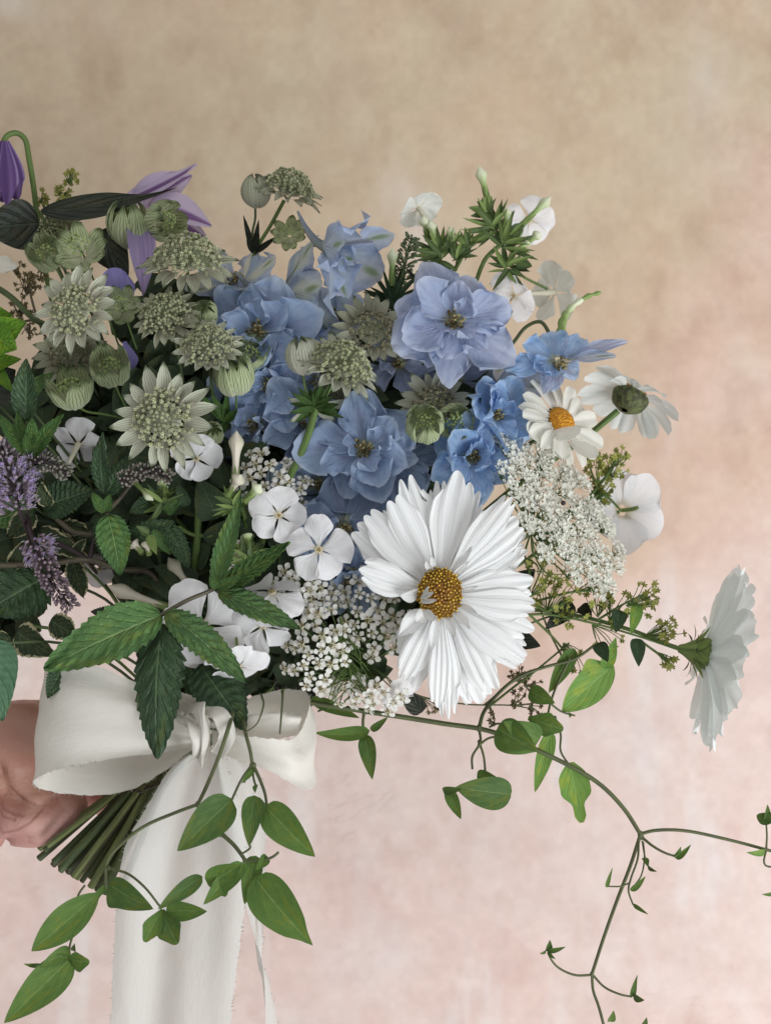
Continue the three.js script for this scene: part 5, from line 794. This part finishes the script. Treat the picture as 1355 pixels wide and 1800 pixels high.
// ---------------------------------------------------------------- ribbon bow
{
  const cloth = texture(256, 256, (u, v) => [128 + 90 * (vn(u * 256, v * 40, 91) - 0.5) + 90 * (vn(u * 40, v * 256, 92) - 0.5) + 120 * (fbm(u * 5, v * 5, 93, 3) - 0.5)], false);
  const silk = new THREE.MeshPhysicalMaterial({ side: THREE.DoubleSide, color: rgb(230, 226, 217), transmission: 0.15, thickness: 0, roughness: 0.62, bumpMap: cloth, bumpScale: 0.00022, sheen: 0.25, sheenRoughness: 0.5, sheenColor: new THREE.Color(0.8, 0.8, 0.82) });
  const sheer = new THREE.MeshPhysicalMaterial({ side: THREE.DoubleSide, color: rgb(228, 227, 222), roughness: 0.7, transmission: 0.4, thickness: 0, bumpMap: cloth, bumpScale: 0.00022 });
  const h = thing('ribbon_bow', 'cream silk ribbon bow with frayed edges and long tails round the stems', 'ribbon', P(352, 1292, 60));
  const fray = [];
  function band(name, A, B, m, o = {}) {              // cloth between two edge curves
    const a = new THREE.CatmullRomCurve3(A.map(vec), false, 'centripetal'), b = new THREE.CatmullRomCurve3(B.map(vec), false, 'centripetal'), nu = o.nu ?? 60, nv = o.nv ?? 24, ph = R() * 6, mid = o.mid ?? 0;
    const at = (t, v) => {
      const p = a.getPoint(t), q = b.getPoint(t), d = q.clone().sub(p), L = d.length(), tan = a.getTangent(clamp(t, 0.001, 0.999)), nrm = tan.clone().cross(d).normalize(), k = v * 0.5 + 0.5;
      const wav = (o.wave ?? 0) * Math.sin(k * (o.wn ?? 9) + ph + t * (o.wt ?? 1)) * (o.env ? o.env(t) : 1) + (o.wave ?? 0) * 0.5 * Math.sin(k * (o.wn ?? 9) * 1.9 + 1.3 * ph - t * 2) * (o.env ? o.env(t) : 1);
      const jit = (Math.abs(v) > 0.99 ? (vn(t * 160, v * 3, 95) - 0.5) * 0.0008 : 0);
      return p.addScaledVector(d, k).addScaledVector(nrm, wav + mid * Math.sin(k * PI) + 0.0003 * (fbm(t * 7, k * 5, 96) - 0.5) * 4).addScaledVector(d.normalize(), jit);
    };
    const g = sheet(nu, nv, (t, v) => at(t, v).toArray()); worldPart(h, name, g, m);
    for (const v of o.fr ?? []) for (let i = 0; i < 90; i++) { const t = R(), p = at(t, v), q = at(t, v * 0.97), d = p.clone().sub(q).normalize(); fray.push(tube([p.clone().addScaledVector(d, -0.0004), p.clone().addScaledVector(d, rr(0.0004, 0.0012)).add(new V3(rr(-0.0008, 0.0008), rr(-0.0006, 0.0006), rr(-0.0004, 0.0008)))], 0.00012, 0.00008, 1, 3)); }
  }
  band('left_loop', [[346, 1312, 74], [290, 1322, 84], [200, 1334, 90], [120, 1348, 88], [74, 1362, 80], [56, 1376, 66], [76, 1388, 52], [150, 1398, 46], [230, 1388, 46], [300, 1350, 52], [340, 1318, 60]],
    [[346, 1266, 74], [290, 1226, 80], [210, 1186, 82], [130, 1160, 80], [92, 1160, 72], [78, 1166, 60], [92, 1176, 46], [150, 1182, 38], [230, 1210, 38], [300, 1244, 46], [340, 1270, 58]], silk, { nu: 90, nv: 40, wave: 0.0022, wn: 8, wt: 3, env: t => 0.25 + 1.3 * Math.exp(-((t / 0.2) ** 2)) + 1.0 * Math.exp(-(((t - 1) / 0.2) ** 2)), fr: [-1] });
  band('right_loop', [[372, 1320, 72], [420, 1338, 80], [470, 1356, 84], [516, 1378, 82], [545, 1388, 72], [560, 1372, 60], [552, 1330, 50], [540, 1296, 42], [500, 1290, 38], [440, 1296, 42], [390, 1296, 54]],
    [[372, 1280, 76], [420, 1290, 84], [470, 1296, 86], [506, 1300, 82], [524, 1290, 72], [540, 1260, 62], [546, 1228, 52], [536, 1214, 40], [500, 1212, 36], [440, 1226, 40], [390, 1262, 54]], silk, { nu: 80, nv: 22, wave: 0.0012, wn: 5, wt: 3, fr: [1] });
  band('right_fold', [[384, 1270, 70], [430, 1258, 68], [480, 1252, 66], [528, 1258, 62]], [[384, 1300, 70], [430, 1302, 70], [476, 1300, 70], [520, 1294, 66]], silk, { wave: 0.0012, wn: 5, mid: -0.004 });
  band('band', [[262, 1226, 46], [300, 1216, 50], [350, 1228, 54], [400, 1236, 52], [432, 1236, 44]], [[270, 1270, 52], [310, 1256, 60], [350, 1272, 64], [400, 1280, 60], [436, 1276, 46]], silk, { wave: 0.0012, wn: 8, mid: 0.003 });
  for (const [A, B, w] of [[[[318, 1262, 76], [338, 1250, 90], [352, 1290, 94], [344, 1332, 84]], [[344, 1258, 78], [366, 1262, 92], [372, 1296, 94], [360, 1338, 80]], 0.0016], [[[350, 1262, 80], [374, 1258, 90], [388, 1290, 90], [374, 1324, 80]], [[374, 1264, 76], [398, 1272, 82], [408, 1296, 80], [386, 1320, 72]], 0.0014], [[[326, 1276, 80], [336, 1290, 90], [342, 1306, 90], [340, 1330, 80]], [[344, 1268, 88], [356, 1286, 97], [360, 1302, 97], [352, 1330, 86]], 0.001]]) band('knot', A, B, silk, { nu: 24, nv: 16, wave: w, wn: 9, mid: 0.004 });
  band('tail', [[336, 1318, 70], [300, 1350, 68], [258, 1420, 60], [226, 1480, 54], [210, 1560, 50], [203, 1660, 46], [198, 1760, 42], [194, 1860, 40]], [[392, 1318, 70], [408, 1370, 70], [428, 1450, 66], [436, 1540, 60], [430, 1600, 54], [420, 1680, 50], [410, 1760, 46], [398, 1860, 44]], sheer, { nu: 80, nv: 40, wave: 0.0042, wn: 8, wt: 1.2, env: t => 0.35 + 0.65 * Math.exp(-t * 1.4), fr: [-1, 1] });
  band('tail', [[376, 1320, 62], [390, 1400, 60], [408, 1480, 56], [424, 1560, 50], [434, 1600, 48], [446, 1650, 48], [457, 1692, 50], [462, 1720, 52], [464, 1760, 52], [466, 1860, 52]], [[420, 1330, 62], [458, 1370, 56], [466, 1440, 52], [466, 1520, 48], [464, 1580, 46], [461, 1640, 44], [459, 1690, 42], [470, 1720, 40], [480, 1760, 38], [502, 1860, 38]], sheer, { nu: 90, nv: 16, wave: 0.0008, wn: 6, fr: [1] });
  worldPart(h, 'frayed_edge', merge(fray), silk, true);
}
// ---------------------------------------------------------------- bound stems
{
  const h = thing('stem_bundle', 'bundle of cut green stems sticking out below the bow', 'stems', P(...K));
  const ends = []; for (let i = 0; i < 26; i++) { const q = i / 25; ends.push([lerp(68, 204, q) + rr(-6, 6), lerp(1512, 1580, q) - rr(0, 40) * (R() < 0.6 ? 1 : 0.1), 8 + ((i * 7) % 26) + rr(-2, 2)]); }
  ends.forEach(([x, y, z], i) => { const s = (x - 136) / 68; worldPart(h, 'cut_stem', tube([[x, y, z], [lerp(x, 262 + s * 24, 0.55), lerp(y, 1372 + s * 8, 0.55), z + 1], [262 + s * 26 + rr(-4, 4), 1372 + s * 10, lerp(z, 18, 0.3)], [338 + s * 14, 1302, 12], [380 + s * 14, 1220, 5]], rr(4.6, 7) * U(20), rr(4.6, 6.4) * U(20), 24, 8), [M.stemDark, M.stemOlive, M.stemDark, M.stemOlive, M.stemBrown][i % 5]); });
  const tw = []; for (let i = 0; i < 14; i++) tw.push(tube([[238 + i * 3.2, 1388 + Math.sin(i) * 3 - i * 1.4, 40 - i * 0.3], [246 + i * 3.2, 1394 - i * 1.3, 42], [254 + i * 3, 1390 - i * 1.5, 38]], 1.2 * U(30), 1.2 * U(30), 4, 4)); worldPart(h, 'binding_twine', merge(tw), M.stemBrown, true);
}
// ---------------------------------------------------------------- hand
{
  const res = 100, box = 0.24, org = P(-10, 1375, -4), bones = [
    [[-420, 1400, -30], [-170, 1370, -16], 26, 30], [[-170, 1345, -14], [20, 1318, -4], 24, 23], [[-170, 1395, -14], [-10, 1400, -6], 22, 20], [[-90, 1432, -6], [-20, 1440, 6], 13, 13],
    [[-30, 1446, 8], [60, 1440, 13], 10.5, 12], [[60, 1440, 13], [118, 1420, 8], 12, 11], [[-10, 1300, 6], [40, 1285, 12], 18, 14], [[20, 1365, 6], [66, 1388, 6], 15, 10], [[-60, 1380, 8], [10, 1420, 10], 15, 12],
    [[40, 1285, 14], [110, 1288, 26], 13, 10.5], [[110, 1288, 26], [178, 1316, 30], 10.5, 9],                                    // thumb, behind the loop
    [[50, 1275, -8], [130, 1258, -24], 12, 10], [[130, 1258, -24], [215, 1262, -30], 10, 9], [[215, 1262, -30], [262, 1285, -14], 9, 8],
    [[55, 1310, -10], [140, 1302, -28], 12, 10], [[140, 1302, -28], [228, 1310, -32], 10, 9], [[228, 1310, -32], [268, 1330, -14], 9, 8],
    [[55, 1350, -10], [135, 1346, -27], 11.5, 9.5], [[135, 1346, -27], [215, 1352, -30], 9.5, 8.5], [[215, 1352, -30], [250, 1368, -14], 8.5, 7.5],
    [[50, 1395, -8], [120, 1392, -22], 11, 9], [[120, 1392, -22], [180, 1398, -26], 9, 8], [[180, 1398, -26], [206, 1408, -14], 8, 7]].map(([a, b, r0, r1]) => ({ a: P(...a), b: P(...b), r0: r0 / 1000, r1: r1 / 1000 }));
  const folds = [[[14, 1392], [40, 1408], [78, 1412], [104, 1402]], [[9, 1335], [12, 1375], [10, 1415], [2, 1470]], [[14, 1350], [26, 1386], [48, 1400]], [[10, 1478], [28, 1462], [64, 1462]]].map(l => l.map(q => P(...q, 10)));
  const fieldAt = p => { let s = 0; const k = 300; for (const b of bones) { const ab = b.b.clone().sub(b.a), t = clamp(p.clone().sub(b.a).dot(ab) / ab.lengthSq()), d = p.distanceTo(b.a.clone().addScaledVector(ab, t)) - lerp(b.r0, b.r1, t); s += Math.exp(-k * d); } let f = Math.log(s) / k; if (p.z > -0.004) for (const l of folds) { let m = 9; for (let i = 0; i + 1 < l.length; i++) { const [a, b] = [l[i], l[i + 1]], dx = b.x - a.x, dy = b.y - a.y, t = clamp(((p.x - a.x) * dx + (p.y - a.y) * dy) / (dx * dx + dy * dy)); m = Math.min(m, Math.hypot(p.x - a.x - t * dx, p.y - a.y - t * dy)); } f -= 0.0034 * Math.exp(-((m / 0.0026) ** 2)); } return f; };
  const mc = new MarchingCubes(res, new THREE.MeshStandardMaterial(), false, false, 200000); mc.isolation = 0;
  for (let k = 0; k < res; k++) for (let j = 0; j < res; j++) for (let i = 0; i < res; i++) {
    const q = (n) => (n - res / 2) / (res / 2) * box / 2, p = new V3(q(i), q(j), q(k)).add(org);
    mc.field[k * res * res + j * res + i] = (i < 2 || j < 2 || k < 2 || i > res - 3 || j > res - 3 || k > res - 3) ? -1 : fieldAt(p);
  }
  mc.update();
  const n = mc.count, ps = new Float32Array(n * 3), ns = new Float32Array(n * 3), uv = new Float32Array(n * 2);
  for (let i = 0; i < n * 3; i++) { ps[i] = mc.positionArray[i] * box / 2; ns[i] = mc.normalArray[i]; }
  for (let i = 0; i < n; i++) { uv[2 * i] = ps[3 * i] / 0.09 + 0.5; uv[2 * i + 1] = ps[3 * i + 1] / 0.09 + 0.5; }
  const g = new THREE.BufferGeometry(); g.setAttribute('position', new THREE.BufferAttribute(ps, 3)); g.setAttribute('normal', new THREE.BufferAttribute(ns, 3)); g.setAttribute('uv', new THREE.BufferAttribute(uv, 2));
  // creases as lines on the skin, in metres from the palm's centre
  const u0 = U(0), lines = [[[8, 1330], [11, 1370], [10, 1410], [5, 1445], [0, 1480]], [[10, 1340], [16, 1372], [30, 1396], [56, 1408], [70, 1410]], [[34, 1440], [62, 1432], [84, 1420], [98, 1404]], [[18, 1392], [32, 1410], [56, 1416]], [[14, 1480], [26, 1464]], [[40, 1366], [58, 1386], [86, 1394]], [[2, 1390], [10, 1420]]].map(l => l.map(([x, y]) => [(x + 10) * u0 / 0.09 + 0.5, (1375 - y) * u0 / 0.09 + 0.5]));
  const near = (x, y) => { let m = 9; for (const l of lines) for (let i = 0; i + 1 < l.length; i++) { const [ax, ay] = l[i], [bx, by] = l[i + 1], dx = bx - ax, dy = by - ay, t = clamp(((x - ax) * dx + (y - ay) * dy) / (dx * dx + dy * dy)); m = Math.min(m, Math.hypot(x - ax - t * dx, y - ay - t * dy)); } return m; };
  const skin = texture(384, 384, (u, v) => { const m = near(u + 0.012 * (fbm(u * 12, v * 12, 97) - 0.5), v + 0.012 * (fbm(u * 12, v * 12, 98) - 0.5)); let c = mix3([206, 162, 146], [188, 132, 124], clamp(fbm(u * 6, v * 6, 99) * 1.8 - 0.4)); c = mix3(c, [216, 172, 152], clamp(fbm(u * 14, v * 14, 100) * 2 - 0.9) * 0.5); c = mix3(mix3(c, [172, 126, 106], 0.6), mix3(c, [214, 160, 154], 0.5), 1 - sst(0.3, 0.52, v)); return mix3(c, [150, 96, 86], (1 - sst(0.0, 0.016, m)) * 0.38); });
  const sb = texture(384, 384, (u, v) => { const m = near(u + 0.01 * (fbm(u * 12, v * 12, 97) - 0.5), v + 0.01 * (fbm(u * 12, v * 12, 98) - 0.5)); return [255 * clamp(0.72 - 0.2 * (1 - sst(0.0, 0.016, m)) + 0.12 * (fbm(u * 60, v * 60, 101, 3) - 0.5) + 0.14 * (fbm(u * 16 + v * 6, v * 44, 102, 3) - 0.5))]; }, false);
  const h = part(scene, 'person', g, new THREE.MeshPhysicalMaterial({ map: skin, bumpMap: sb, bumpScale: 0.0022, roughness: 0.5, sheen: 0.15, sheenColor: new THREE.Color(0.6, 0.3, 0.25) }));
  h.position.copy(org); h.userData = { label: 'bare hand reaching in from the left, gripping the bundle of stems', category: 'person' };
}
// ---------------------------------------------------------------- dense dark foliage deep inside
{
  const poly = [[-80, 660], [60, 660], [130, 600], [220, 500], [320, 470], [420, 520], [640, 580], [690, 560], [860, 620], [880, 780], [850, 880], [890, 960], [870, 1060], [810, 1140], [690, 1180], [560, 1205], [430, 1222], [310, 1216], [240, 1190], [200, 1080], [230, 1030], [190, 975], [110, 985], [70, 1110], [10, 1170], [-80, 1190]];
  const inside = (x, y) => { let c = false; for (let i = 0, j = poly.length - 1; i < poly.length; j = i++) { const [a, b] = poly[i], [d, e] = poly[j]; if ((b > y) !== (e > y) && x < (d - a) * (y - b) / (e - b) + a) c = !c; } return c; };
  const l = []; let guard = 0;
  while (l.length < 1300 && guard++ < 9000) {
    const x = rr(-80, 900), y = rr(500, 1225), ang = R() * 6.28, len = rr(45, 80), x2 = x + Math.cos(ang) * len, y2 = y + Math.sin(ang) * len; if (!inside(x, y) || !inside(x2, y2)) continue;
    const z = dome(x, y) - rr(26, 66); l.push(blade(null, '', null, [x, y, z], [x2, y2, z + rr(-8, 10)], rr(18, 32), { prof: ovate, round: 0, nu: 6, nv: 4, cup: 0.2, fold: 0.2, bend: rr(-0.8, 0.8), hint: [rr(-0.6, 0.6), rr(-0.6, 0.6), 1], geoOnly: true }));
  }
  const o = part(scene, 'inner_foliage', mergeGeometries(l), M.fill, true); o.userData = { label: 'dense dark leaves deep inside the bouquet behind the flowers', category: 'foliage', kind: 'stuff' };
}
renderer.render(scene, camera);
